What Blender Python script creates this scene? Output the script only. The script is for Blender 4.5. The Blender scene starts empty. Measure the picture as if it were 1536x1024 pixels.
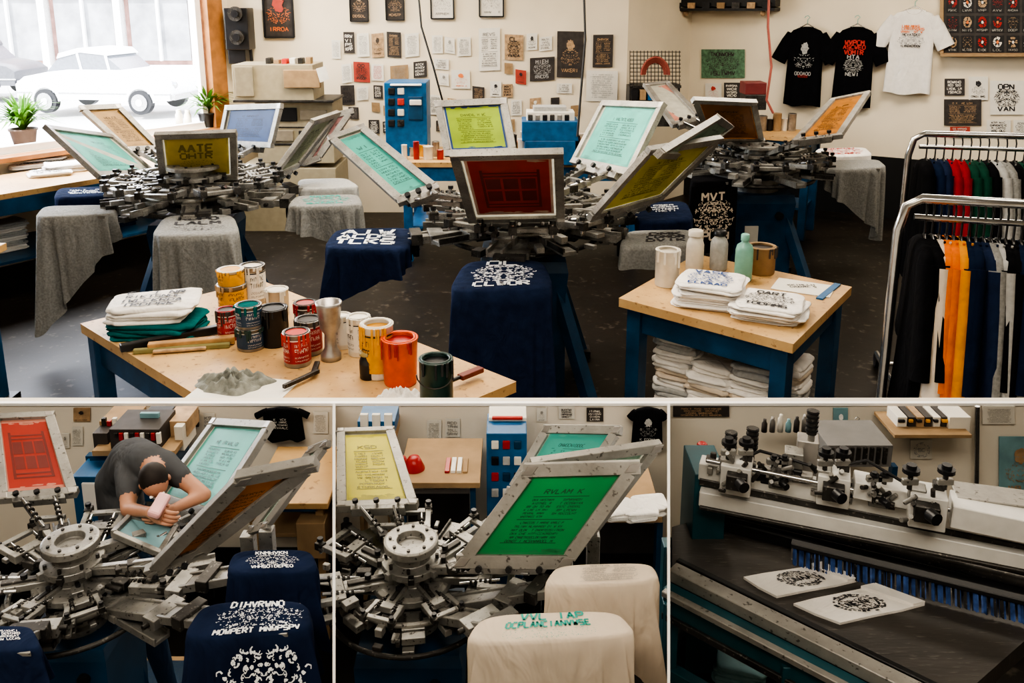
import bpy, math, random
import numpy as np
from mathutils import Vector, Matrix
random.seed(7)
R=random.random
def U(a,b): return a+(b-a)*R()
V=Vector
F=1300.0; PIT=math.radians(13); CP=math.cos(PIT); SP=math.sin(PIT)
C=V((0,0,2.15)); Z=V((0,0,1))
def ray(px,py):
    u=(px-768)/F; v=(py-300)/F
    return V((u,CP-v*SP,-SP-v*CP))
def PD(px,py,t): return C+ray(px,py)*t
def PZ(px,py,z):
    r=ray(px,py); return C+r*((C.z-z)/(-r.z))
def PY(px,py,Y):
    r=ray(px,py); return C+r*(Y/r.y)
def PP(px,py,p0,n):
    r=ray(px,py); return C+r*((p0-C).dot(n)/r.dot(n))
def depth(p):
    d=p-C; return d.y*CP-d.z*SP
# ------------------------------------------------------------ materials
MATS={}
def M(name,col,rough=.6,metal=0.,var=.12,scale=18.,bump=0.,bscale=60.,trans=0.,emit=0.,coat=0.):
    if name in MATS: return MATS[name]
    m=bpy.data.materials.new(name); m.use_nodes=True
    nt=m.node_tree; N=nt.nodes; L=nt.links
    b=N['Principled BSDF']; out=N['Material Output']
    b.inputs['Roughness'].default_value=rough; b.inputs['Metallic'].default_value=metal
    if coat: b.inputs['Coat Weight'].default_value=coat
    tc=N.new('ShaderNodeTexCoord')
    nz=N.new('ShaderNodeTexNoise'); nz.inputs['Scale'].default_value=scale; nz.inputs['Detail'].default_value=5
    L.new(tc.outputs['Object'],nz.inputs['Vector'])
    rp=N.new('ShaderNodeValToRGB')
    rp.color_ramp.elements[0].position=.3; rp.color_ramp.elements[1].position=.7
    c0=[max(0,c*(1-var)) for c in col]+[1]; c1=[min(1,c*(1+var)) for c in col]+[1]
    rp.color_ramp.elements[0].color=c0; rp.color_ramp.elements[1].color=c1
    L.new(nz.outputs['Fac'],rp.inputs['Fac']); L.new(rp.outputs['Color'],b.inputs['Base Color'])
    if bump:
        n2=N.new('ShaderNodeTexNoise'); n2.inputs['Scale'].default_value=bscale; n2.inputs['Detail'].default_value=4
        L.new(tc.outputs['Object'],n2.inputs['Vector'])
        bp=N.new('ShaderNodeBump'); bp.inputs['Strength'].default_value=bump; bp.inputs['Distance'].default_value=.01
        L.new(n2.outputs['Fac'],bp.inputs['Height']); L.new(bp.outputs['Normal'],b.inputs['Normal'])
    if trans:
        tr=N.new('ShaderNodeBsdfTranslucent'); L.new(rp.outputs['Color'],tr.inputs['Color'])
        mx=N.new('ShaderNodeMixShader'); mx.inputs[0].default_value=trans
        L.new(b.outputs[0],mx.inputs[1]); L.new(tr.outputs[0],mx.inputs[2]); L.new(mx.outputs[0],out.inputs['Surface'])
    MATS[name]=m; return m
def cloth(name,col,var=.12,scale=20):
    m=M(name,col,1.0,var=var,scale=scale); nt=m.node_tree; N=nt.nodes; L=nt.links; b=N['Principled BSDF']
    tc=N.new('ShaderNodeTexCoord'); mp=N.new('ShaderNodeMapping'); mp.inputs['Scale'].default_value=(1,1,.55)
    a=N.new('ShaderNodeTexNoise'); a.inputs['Scale'].default_value=14; a.inputs['Detail'].default_value=3; a.inputs['Distortion'].default_value=1.2
    L.new(tc.outputs['Object'],mp.inputs['Vector']); L.new(mp.outputs[0],a.inputs['Vector'])
    bp=N.new('ShaderNodeBump'); bp.inputs['Strength'].default_value=.6; bp.inputs['Distance'].default_value=.035
    L.new(a.outputs['Fac'],bp.inputs['Height']); L.new(bp.outputs['Normal'],b.inputs['Normal'])
    b.inputs['Specular IOR Level'].default_value=.12
    return m
def wornmat(name,c0,c1,c2,scale,rough0,rough1,metal=0,bump=.2,stretch=(1,1,1)):
    m=bpy.data.materials.new(name); m.use_nodes=True
    nt=m.node_tree; N=nt.nodes; L=nt.links; b=N['Principled BSDF']; b.inputs['Metallic'].default_value=metal
    tc=N.new('ShaderNodeTexCoord'); mp=N.new('ShaderNodeMapping'); mp.inputs['Scale'].default_value=stretch
    L.new(tc.outputs['Object'],mp.inputs['Vector'])
    a=N.new('ShaderNodeTexNoise'); a.inputs['Scale'].default_value=scale; a.inputs['Detail'].default_value=8; a.inputs['Roughness'].default_value=.65
    L.new(mp.outputs[0],a.inputs['Vector'])
    r=N.new('ShaderNodeValToRGB'); e=r.color_ramp.elements; e[0].position=.35; e[0].color=(*c0,1); e[1].position=.65; e[1].color=(*c1,1)
    L.new(a.outputs['Fac'],r.inputs['Fac'])
    s=N.new('ShaderNodeTexNoise'); s.inputs['Scale'].default_value=scale*14; s.inputs['Detail'].default_value=3
    L.new(mp.outputs[0],s.inputs['Vector'])
    r2=N.new('ShaderNodeValToRGB'); r2.color_ramp.elements[0].position=.62; r2.color_ramp.elements[1].position=.70
    L.new(s.outputs['Fac'],r2.inputs['Fac'])
    mx=N.new('ShaderNodeMix'); mx.data_type='RGBA'; L.new(r2.outputs['Color'],mx.inputs['Factor'])
    L.new(r.outputs['Color'],mx.inputs['A']); mx.inputs['B'].default_value=(*c2,1)
    L.new(mx.outputs['Result'],b.inputs['Base Color'])
    mr=N.new('ShaderNodeMapRange'); mr.inputs['To Min'].default_value=rough0; mr.inputs['To Max'].default_value=rough1
    L.new(a.outputs['Fac'],mr.inputs['Value']); L.new(mr.outputs[0],b.inputs['Roughness'])
    bp=N.new('ShaderNodeBump'); bp.inputs['Strength'].default_value=bump; bp.inputs['Distance'].default_value=.005
    L.new(s.outputs['Fac'],bp.inputs['Height']); L.new(bp.outputs['Normal'],b.inputs['Normal'])
    MATS[name]=m; return m
floor_m=wornmat('worn_dark_floor',(.006,.0045,.0035),(.018,.013,.009),(.07,.058,.046),1.3,.28,.6)
MATS['worn_dark_floor'].node_tree.nodes['Principled BSDF'].inputs['Specular IOR Level'].default_value=.35
wood=wornmat('birch_table_top',(.44,.26,.11),(.58,.38,.175),(.27,.15,.06),3.,.4,.6)
metal=wornmat('cast_aluminium',(.17,.165,.155),(.38,.37,.34),(.05,.045,.04),12.,.3,.55,.5)
alu=wornmat('aluminium_frame',(.24,.23,.21),(.40,.385,.355),(.12,.11,.10),9.,.35,.6,.5)
dmetal=wornmat('dark_greasy_steel',(.030,.028,.025),(.09,.085,.08),(.2,.19,.17),12.,.35,.6,.6)
wallm=M('cream_wall_paint',(.78,.69,.54),.85,var=.05,scale=2.5,bump=.05)
wallw=M('white_wall_paint',(.78,.72,.62),.85,var=.05,scale=2.5)
black=M('black_paint',(.010,.010,.011),.5)
blk2=M('black_plastic',(.015,.015,.017),.35)
white=M('white_paint',(.95,.94,.92),.5,var=.02)
blue=M('blue_steel_paint',(.008,.055,.125),.45,var=.35,scale=8)
blue2=M('bright_blue_enamel',(.012,.11,.27),.4,var=.25)
tealp=M('teal_steel_paint',(.012,.07,.09),.45,var=.25)
orwood=M('oiled_window_timber',(.38,.17,.06),.5,var=.25,scale=10)
navy=cloth('navy_cotton',(.014,.024,.060),.2); navyd=cloth('dark_navy_cotton',(.008,.017,.045))
grey=cloth('heather_grey_cotton',(.25,.25,.24),.2,90); lgrey=cloth('light_grey_cotton',(.40,.40,.39),.1,60)
cream=cloth('cream_cotton',(.62,.53,.43),.06); wcot=cloth('white_cotton',(.76,.73,.69),.05); bcot=cloth('black_cotton',(.006,.006,.0075),.2)
tealc=cloth('teal_cotton',(.006,.10,.10)); redc=cloth('red_cotton',(.30,.012,.018)); orc=cloth('orange_cotton',(.75,.17,.010))
yelc=cloth('amber_cotton',(.70,.28,.03)); grnc=cloth('forest_green_cotton',(.010,.055,.035))
inkw=M('white_ink',(.80,.82,.83),.6,var=.1); inkb=M('black_ink',(.02,.02,.025),.6)
inknavy=M('navy_ink',(.03,.08,.26),.6); inkt=M('teal_ink',(.01,.32,.26),.6); inkr=M('red_ink',(.50,.04,.03),.6)
inkg=M('grey_ink',(.30,.29,.27),.7); inko=M('orange_ink',(.75,.20,.05),.6)
mesh_w=M('polyester_mesh',(.56,.56,.48),.6,trans=.35)
EC={'teal':(.10,.50,.42),'green':(.36,.52,.03),'red':(.50,.06,.04),'yellow':(.66,.60,.04),'blue':(.02,.07,.24),'orange':(.42,.17,.03),'kelly':(.02,.28,.09),
 'ochre':(.62,.50,.12),'amber':(.58,.35,.12),'pale':(.36,.54,.42),'pink':(.66,.38,.38),'salmon':(.66,.30,.23),'olive':(.30,.32,.22),'rust':(.62,.27,.08)}
em={k:M(k+'_emulsion',c,.4,trans=.28,var=.16,scale=7) for k,c in EC.items()}
emd={k:M(k+'_stencil',tuple(x*.32 for x in c),.5) for k,c in EC.items()}
eml={k:M(k+'_scrape',tuple(min(1,x*.75+.02) for x in c),.45,trans=.25,var=.3,scale=9) for k,c in EC.items()}
paper=M('white_paper',(.72,.69,.62),.8,var=.04); kraft=M('cardboard',(.34,.225,.12),.8,var=.15)
beige=M('beige_enamel',(.36,.31,.21),.5,var=.08); pdark=M('dark_poster_print',(.045,.038,.035),.6,var=.3)
pred=M('red_poster_print',(.40,.06,.04),.6); pgrn=M('green_poster_print',(.10,.20,.12),.6,var=.45,scale=30)
ptan=M('tan_poster_print',(.42,.28,.16),.6,var=.35,scale=30); pblue=M('blue_poster_print',(.20,.36,.40),.7,var=.2)
leaf=M('leaf_green',(.09,.22,.03),.5,var=.35,scale=30,trans=.25); pot=M('brown_pot',(.13,.08,.06),.6)
chrome=M('chrome_tube',(.5,.5,.5),.22,.95); glassy=M('tinted_glass',(.16,.17,.19),.15)
redp=M('red_paint',(.36,.02,.02),.35,var=.3); orp=M('orange_paint',(.70,.09,.01),.35,var=.2); yelp=M('yellow_paint',(.66,.32,.035),.35,var=.2)
plw=M('white_plastic',(.70,.65,.56),.4,var=.1); plg=M('green_plastic_bottle',(.20,.44,.36),.35); tin=M('tin_can',(.38,.36,.34),.35,.7,var=.3)
dgreen=M('dark_green_tin',(.012,.04,.035),.4); rag=cloth('grey_rag',(.22,.225,.20),.4,30)
rope=M('red_cord',(.28,.07,.05),.7); skin=M('skin',(.50,.26,.17),.55,var=.06); hair=M('dark_hair',(.02,.014,.012),.7,var=.3,scale=60)
jean=cloth('blue_denim',(.05,.09,.16)); belt=wornmat('dark_conveyor_belt',(.035,.031,.028),(.065,.058,.052),(.10,.09,.08),3,.3,.5,bump=.1,stretch=(1,6,1))
bluesheet=M('blue_vinyl_curtain',(.06,.12,.32),.3,var=.6,scale=60,trans=.3); pinkp=M('pink_plastic',(.72,.40,.40),.4)
carw=M('white_car_paint',(.85,.85,.83),.3); brick=M('red_brick_wall',(.42,.24,.20),.9,var=.25,scale=3); street=M('asphalt',(.50,.49,.47),.9)
sidew=M('concrete_sidewalk',(.7,.68,.65),.9); navlab=M('navy_label',(.02,.05,.10),.5,var=.2)
# ------------------------------------------------------------ mesh builder
class MB:
    def __init__(s,name): s.name=name; s.v=[]; s.f=[]; s.m=[]; s.sm=[]; s.mats=[]
    def mi(s,m):
        if m not in s.mats: s.mats.append(m)
        return s.mats.index(m)
    def add(s,vs,fs,m,smooth=False):
        o=len(s.v); s.v+= [tuple(v) for v in vs]; k=s.mi(m)
        for f in fs: s.f.append([i+o for i in f]); s.m.append(k); s.sm.append(smooth)
    def quad(s,a,b,c,d,m): s.add([a,b,c,d],[(0,1,2,3)],m)
    def boxax(s,c,ax,ay,az,m):
        c=V(c); vs=[c+ax*i+ay*j+az*k for k in(-1,1) for j in(-1,1) for i in(-1,1)]
        s.add(vs,[(0,2,3,1),(4,5,7,6),(0,1,5,4),(2,6,7,3),(0,4,6,2),(1,3,7,5)],m)
    def box(s,c,sz,m,rz=0.):
        a=V((math.cos(rz),math.sin(rz),0)); b=V((-math.sin(rz),math.cos(rz),0))
        s.boxax(c,a*sz[0]/2,b*sz[1]/2,Z*sz[2]/2,m)
    def beam(s,p0,p1,w,h,m,up=Z):
        p0=V(p0);p1=V(p1); d=p1-p0; L=d.length
        if L<1e-6: return
        d/=L; x=d.cross(up)
        if x.length<1e-3: x=d.cross(V((0,1,0)))
        x.normalize(); y=x.cross(d).normalized()
        s.boxax((p0+p1)/2,d*L/2,x*w/2,y*h/2,m)
    def rings(s,rs,m,caps=True,smooth=True):
        n=len(rs[0]); vs=[p for r in rs for p in r]; fs=[]
        for k in range(len(rs)-1):
            for i in range(n):
                j=(i+1)%n; fs.append((k*n+i,k*n+j,(k+1)*n+j,(k+1)*n+i))
        s.add(vs,fs,m,smooth)
        if caps:
            s.add(rs[0],[tuple(range(n))[::-1]],m); s.add(rs[-1],[tuple(range(n))],m)
    def cyl(s,p0,p1,r0,m,r1=None,n=12):
        if r1 is None:r1=r0
        p0=V(p0);p1=V(p1);d=(p1-p0)
        if d.length<1e-6:return
        d.normalize(); x=d.orthogonal().normalized(); y=d.cross(x)
        def rg(p,r): return [p+(x*math.cos(2*math.pi*i/n)+y*math.sin(2*math.pi*i/n))*r for i in range(n)]
        s.rings([rg(p0,r0),rg(p1,r1)],m)
    def lathe(s,c,prof,m,n=24):
        c=V(c)
        s.rings([[c+V((r*math.cos(2*math.pi*i/n),r*math.sin(2*math.pi*i/n),z)) for i in range(n)] for r,z in prof],m,caps=False,smooth=False if n>30 else True)
    def disc(s,c,r,m,n=24,nrm=Z):
        c=V(c); x=nrm.orthogonal().normalized(); y=nrm.cross(x)
        s.add([c+(x*math.cos(2*math.pi*i/n)+y*math.sin(2*math.pi*i/n))*r for i in range(n)],[tuple(range(n))],m)
    def tube(s,pts,r,m,n=8):
        pts=[V(p) for p in pts]; rs=[]; x=None
        for i,p in enumerate(pts):
            d=(pts[min(i+1,len(pts)-1)]-pts[max(i-1,0)]).normalized()
            x=d.orthogonal().normalized() if x is None else (x-d*x.dot(d)).normalized()
            y=d.cross(x); rr=r[i] if isinstance(r,(list,tuple)) else r
            rs.append([p+(x*math.cos(2*math.pi*k/n)+y*math.sin(2*math.pi*k/n))*rr for k in range(n)])
        s.rings(rs,m)
    def sph(s,c,r,m,sc=(1,1,1),n=14,k=9):
        c=V(c); rs=[]
        for j in range(k+1):
            a=-math.pi/2+math.pi*j/k; rr=max(math.cos(a),1e-3)*r; zz=math.sin(a)*r
            rs.append([c+V((rr*math.cos(2*math.pi*i/n)*sc[0],rr*math.sin(2*math.pi*i/n)*sc[1],zz*sc[2])) for i in range(n)])
        s.rings(rs,m)
    def done(s,bevel=0.,parent=None,seg=2):
        cx=[min(v[i] for v in s.v)+max(v[i] for v in s.v) for i in range(3)]
        c=V(cx)/2
        me=bpy.data.meshes.new(s.name); me.from_pydata([V(v)-c for v in s.v],[],s.f)
        for m in s.mats: me.materials.append(m)
        me.polygons.foreach_set('material_index',s.m); me.polygons.foreach_set('use_smooth',s.sm); me.update()
        o=bpy.data.objects.new(s.name,me); bpy.context.scene.collection.objects.link(o)
        if parent: o.parent=parent; o.location=c-parent.location
        else: o.location=c
        if bevel:
            b=o.modifiers.new('Bevel','BEVEL'); b.width=bevel; b.segments=seg; b.limit_method='ANGLE'; b.angle_limit=math.radians(50)
        return o
def bil(Q,u,v): return (Q[0]*(1-u)+Q[1]*u)*(1-v)+(Q[3]*(1-u)+Q[2]*u)*v
def qn(Q,toward=C):
    n=(Q[1]-Q[0]).cross(Q[3]-Q[0])
    n.normalize()
    if n.dot(toward-Q[0])<0: n=-n
    return n
def rect(mb,Q,u0,v0,u1,v1,m,off=.001,n=None):
    n=n or qn(Q); mb.quad(bil(Q,u0,v0)+n*off,bil(Q,u1,v0)+n*off,bil(Q,u1,v1)+n*off,bil(Q,u0,v1)+n*off,m)
LET={'A':[(0,1,.5,0),(.5,0,1,1),(.2,.6,.8,.6)],'E':[(0,0,0,1),(0,0,1,0),(0,.5,.8,.5),(0,1,1,1)],'H':[(0,0,0,1),(1,0,1,1),(0,.5,1,.5)],'N':[(0,0,0,1),(1,0,1,1),(0,0,1,1)],
'O':[(.1,0,.9,0),(0,.1,0,.9),(1,.1,1,.9),(.1,1,.9,1)],'R':[(0,0,0,1),(0,0,.9,.05),(.95,.05,.95,.45),(0,.5,.9,.45),(.4,.5,1,1)],'S':[(0,0,1,0),(0,0,0,.5),(0,.5,1,.5),(1,.5,1,1),(0,1,1,1)],
'T':[(0,0,1,0),(.5,0,.5,1)],'I':[(.5,0,.5,1)],'L':[(0,0,0,1),(0,1,1,1)],'V':[(0,0,.5,1),(1,0,.5,1)],'M':[(0,0,0,1),(1,0,1,1),(0,0,.5,.6),(1,0,.5,.6)],'K':[(0,0,0,1),(0,.55,1,0),(.2,.45,1,1)],
'D':[(0,0,0,1),(0,0,.8,.1),(.95,.15,.95,.85),(0,1,.8,.9)],'C':[(.1,0,1,0),(0,.1,0,.9),(.1,1,1,1)],'W':[(0,0,.25,1),(.25,1,.5,.4),(.5,.4,.75,1),(.75,1,1,0)],'P':[(0,0,0,1),(0,0,1,0),(1,0,1,.5),(0,.5,1,.5)]}
LK=list(LET)
def seg(mb,Q,a,b,w,m,off,n,asp):
    du=(b[0]-a[0])/asp; dv=b[1]-a[1]; l=math.hypot(du,dv) or 1e-6; pu=-dv/l*w/2*asp; pv=du/l*w/2
    f=lambda p,s: bil(Q,p[0]+pu*s,p[1]+pv*s)+n*off
    mb.quad(f(a,1),f(b,1),f(b,-1),f(a,-1),m)
def dims(Q): return ((Q[1]-Q[0]).length+(Q[2]-Q[3]).length)/2,((Q[3]-Q[0]).length+(Q[2]-Q[1]).length)/2
def text(mb,Q,u0,v0,u1,v1,rows,m,off=.002,n=None,bold=.2,gap=.3,maxl=14):
    n=n or qn(Q); W,H=dims(Q); asp=H/W; rh=(v1-v0)/rows
    for r in range(rows):
        hh=rh*(1-gap)*U(.85,1.05); v=v0+rh*(r+gap/2)
        gw=hh*asp*U(.55,.75); ind=U(0,.12)*(u1-u0); L=u1-u0-2*ind
        cnt=max(1,int(L/(gw*1.35)))
        if cnt>60: cnt=60
        step=L/cnt; gw=step*.74
        for i in range(cnt):
            if cnt>6 and R()<.12: continue
            u=u0+ind+i*step
            for (x0,y0,x1,y1) in LET[random.choice(LK)]:
                seg(mb,Q,(u+gw*x0,v+hh*y0),(u+gw*x1,v+hh*y1),hh*bold,m,off*(1+.05*(i%3)),n,asp)
def blob(mb,Q,cu,cv,ru,rv,m,off=.002,n=None,k=16,jag=.35,rot=0):
    n=n or qn(Q); pts=[]
    for i in range(k):
        a=2*math.pi*i/k; s=U(1-jag,1)
        x=ru*s*math.cos(a); y=rv*s*math.sin(a)
        pts.append(bil(Q,cu+x,cv+y)+n*off)
    c=bil(Q,cu,cv)+n*off
    mb.add([c]+pts,[(0,i+1,(i+1)%k+1) for i in range(k)],m)
def ringart(mb,Q,cu,cv,ru,rv,m,off,n=None,k=26,th=.16):
    n=n or qn(Q)
    for i in range(k):
        if R()<.12: continue
        a0=2*math.pi*i/k; a1=2*math.pi*(i+U(.6,1.))/k; s0=1-th*U(.4,1.5); s1=1+U(-.06,.06)
        f=lambda a,s: bil(Q,cu+ru*s*math.cos(a),cv+rv*s*math.sin(a))+n*off
        mb.quad(f(a0,s1),f(a1,s1),f(a1,s0),f(a0,s0),m)
def ornament(mb,Q,u0,v0,u1,v1,m,off,n,cnt=55,bg=None,sc=1.):
    cu=(u0+u1)/2; ru=(u1-u0)/2; W,H=dims(Q); asp=H/W
    for i in range(cnt):
        x=ru*U(.0,.95); yy=U(0,1); lim=1-.5*abs(2*yy-1)**3; x*=lim; y=v0+(v1-v0)*yy
        if R()<.6:
            a=U(0,6.28); l=(v1-v0)*U(.05,.13)*sc; w=(v1-v0)*U(.014,.035)*sc; cu_=U(.5,1.4)*random.choice((-1,1))
            for s in(-1,1):
                p=(x,y); aa=a
                for j in range(3):
                    q=(p[0]+math.cos(aa)*l*asp*.4,p[1]+math.sin(aa)*l*.4); seg(mb,Q,(cu+s*p[0],p[1]),(cu+s*q[0],q[1]),w*(1-.25*j),m,off*(1+.02*(i%7)),n,asp); p=q; aa+=cu_
        else:
            rr=(v1-v0)*U(.015,.045)*sc
            for s in(-1,1): blob(mb,Q,cu+s*x,y,rr*asp,rr,m,off*(1+.02*(i%7)),n,8,.5)
def art(mb,Q,style,ink,off=.003,box=(.15,.12,.85,.88),bg=None,n=None):
    n=n or qn(Q)
    u0,v0,u1,v1=box; cu=(u0+u1)/2; cv=(v0+v1)/2; ru=(u1-u0)/2; rv=(v1-v0)/2; dv=v1-v0; du=u1-u0
    if style=='text': text(mb,Q,u0,v0,u1,v1,4,ink,off,n,.22)
    elif style=='head':
        text(mb,Q,u0,v0,u1,v0+dv*.6,1,ink,off,n,.2,.1); text(mb,Q,u0,v0+dv*.62,u1,v1,2,ink,off,n)
    elif style=='bold': text(mb,Q,u0,v0,u1,v1,3,ink,off,n,.26,.12)
    elif style=='small': text(mb,Q,u0,v0,u1,v1,12,ink,off,n,.2,.45)
    elif style=='form':
        text(mb,Q,u0+du*.1,v0,u1-du*.1,v0+dv*.12,1,ink,off,n,.22)
        text(mb,Q,u0,v0+dv*.18,u0+du*.45,v0+dv*.55,6,ink,off,n,.24,.4); text(mb,Q,u0+du*.55,v0+dv*.18,u1,v0+dv*.5,5,ink,off,n,.24,.4)
        text(mb,Q,u0,v0+dv*.6,u1,v1,6,ink,off,n,.24,.4)
        W,H=dims(Q)
        for vv in(.15,.57,1.0): seg(mb,Q,(u0,v0+dv*vv),(u1,v0+dv*vv),.008,ink,off,n,H/W)
    elif style=='panels':
        W,H=dims(Q)
        for i in range(3):
            for j in range(2):
                rect(mb,Q,u0+du*(i/3+.02),v0+dv*(.22+j*.32),u0+du*((i+1)/3-.03),v0+dv*(.22+j*.32+.27),ink,off,n)
        for vv in(.08,.16,.9,.98): seg(mb,Q,(u0-du*.05,v0+dv*vv),(u1+du*.05,v0+dv*vv),.02,ink,off,n,H/W)
        for uu in(-.03,1.03): seg(mb,Q,(u0+du*uu,v0),(u0+du*uu,v1),.02,ink,off,n,H/W)
    elif style=='block':
        for k,(a,b,r) in enumerate([(0,.3,1),(.33,.6,1)]): text(mb,Q,u0,v0+dv*a,u1,v0+dv*b,r,ink,off,n,.26,.12)
        ornament(mb,Q,u0,v0+dv*.62,u1,v1,ink,off,n,80)
    elif style=='crest':
        ringart(mb,Q,cu,cv,ru,rv,ink,off,n,k=34,th=.12); ringart(mb,Q,cu,cv,ru*.8,rv*.8,ink,off,n,k=20,th=.1)
        text(mb,Q,cu-ru*.6,cv-rv*.25,cu+ru*.6,cv+rv*.25,1,ink,off*1.1,n,.22,.1)
        ornament(mb,Q,cu-ru*.55,cv-rv*.65,cu+ru*.55,cv-rv*.3,ink,off,n,22); ornament(mb,Q,cu-ru*.55,cv+rv*.3,cu+ru*.55,cv+rv*.65,ink,off,n,22)
    elif style=='dense':
        ornament(mb,Q,u0,v0+dv*.2,u1,v1-dv*.18,ink,off,n,150); text(mb,Q,u0+du*.12,v0,u1-du*.12,v0+dv*.2,1,ink,off,n,.24,.1); text(mb,Q,u0+du*.05,v1-dv*.18,u1-du*.05,v1,1,ink,off,n,.24,.1)
    elif style=='figure':
        blob(mb,Q,cu,cv-rv*.5,ru*.45,rv*.36,ink,off,n,20,.3); ornament(mb,Q,u0,cv-rv*.2,u1,v1-dv*.2,ink,off*1.1,n,60)
        text(mb,Q,u0,v1-dv*.13,u1,v1,1,ink,off,n)
        if bg: ornament(mb,Q,cu-ru*.4,cv-rv*.75,cu+ru*.4,cv-rv*.25,bg,off*1.6,n,12)
def poster(name,Q,bg,style,ink,frame=None,box=(.12,.1,.88,.9),extra=None,th=.004):
    mb=MB(name); n=qn(Q); B=[q-n*th for q in Q]
    mb.quad(*Q,bg)
    for i in range(4): mb.quad(Q[i],Q[(i+1)%4],B[(i+1)%4],B[i],bg)
    art(mb,Q,style,ink,.003,box,bg,n)
    if extra: blob(mb,Q,.5,.4,.25,.2,extra,.008,n,14,.5)
    if frame:
        w=(Q[1]-Q[0]).length*.06
        for i in range(4):
            mb.beam(Q[i]+n*.008,Q[(i+1)%4]+n*.008,w,.025,frame,up=n)
    return mb.done()
# screens ----------------------------------------------------------------
def solveq(px,tg,lam=.05):
    r=[np.array(ray(*p)) for p in px]
    A=np.zeros((7,4)); b=np.zeros(7)
    for k,sg in zip(range(4),(1,-1,1,-1)): A[:3,k]=sg*r[k]
    for k in range(4): A[3+k,k]=lam; b[3+k]=lam*tg[k]
    t=np.linalg.lstsq(A,b,rcond=None)[0]
    return [PD(px[k][0],px[k][1],float(t[k])) for k in range(4)]
def scr(mb,Q,col,w,style='form',tape=None,hf=.8,mesh=None,inset=(.1,.08,.9,.9)):
    n=qn(Q); c=sum(Q,V((0,0,0)))/4
    I=[]
    for i in range(4):
        a=(Q[(i+1)%4]-Q[i]).normalized(); b=(Q[(i-1)%4]-Q[i]).normalized(); I.append(Q[i]+(a+b)*w/2)
    for i in range(4):
        d=(I[(i+1)%4]-I[i]).normalized()*(w/2 if i%2==0 else -w/2)
        mb.beam(I[i]-d,I[(i+1)%4]+d,w,w*hf,alu,up=n)
    G=I
    W,H=dims(G); o=min(W,H)*.004
    mb.quad(*G,mesh or mesh_w)
    a,b,c_,d_=inset
    rect(mb,G,a-.03,b-.03,c_+.03,d_+.03,tape or eml[col],o*.6,n)
    rect(mb,G,a,b,c_,d_,em[col],o,n); rect(mb,G,a,b,c_,d_,em[col],-o,n)
    k=(c_-a); j=d_-b
    for i in range(9):
        blob(mb,G,U(a+.05,c_-.05),random.choice([b+.01,d_-.01])+U(-.01,.01),U(.04,.12),U(.01,.03),tape or eml[col],o*1.3,n,12,.4)
    art(mb,G,style,emd[col],o*1.8,(a+k*.16,b+j*.16,c_-k*.16,d_-j*.12),em[col],n)
    for i in range(4):
        p=I[i]; mb.boxax(p+n*w*hf*.5,(I[(i+1)%4]-p).normalized()*w*.45,(I[(i-1)%4]-p).normalized()*w*.45,n*.001,tin)
    return I
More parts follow.
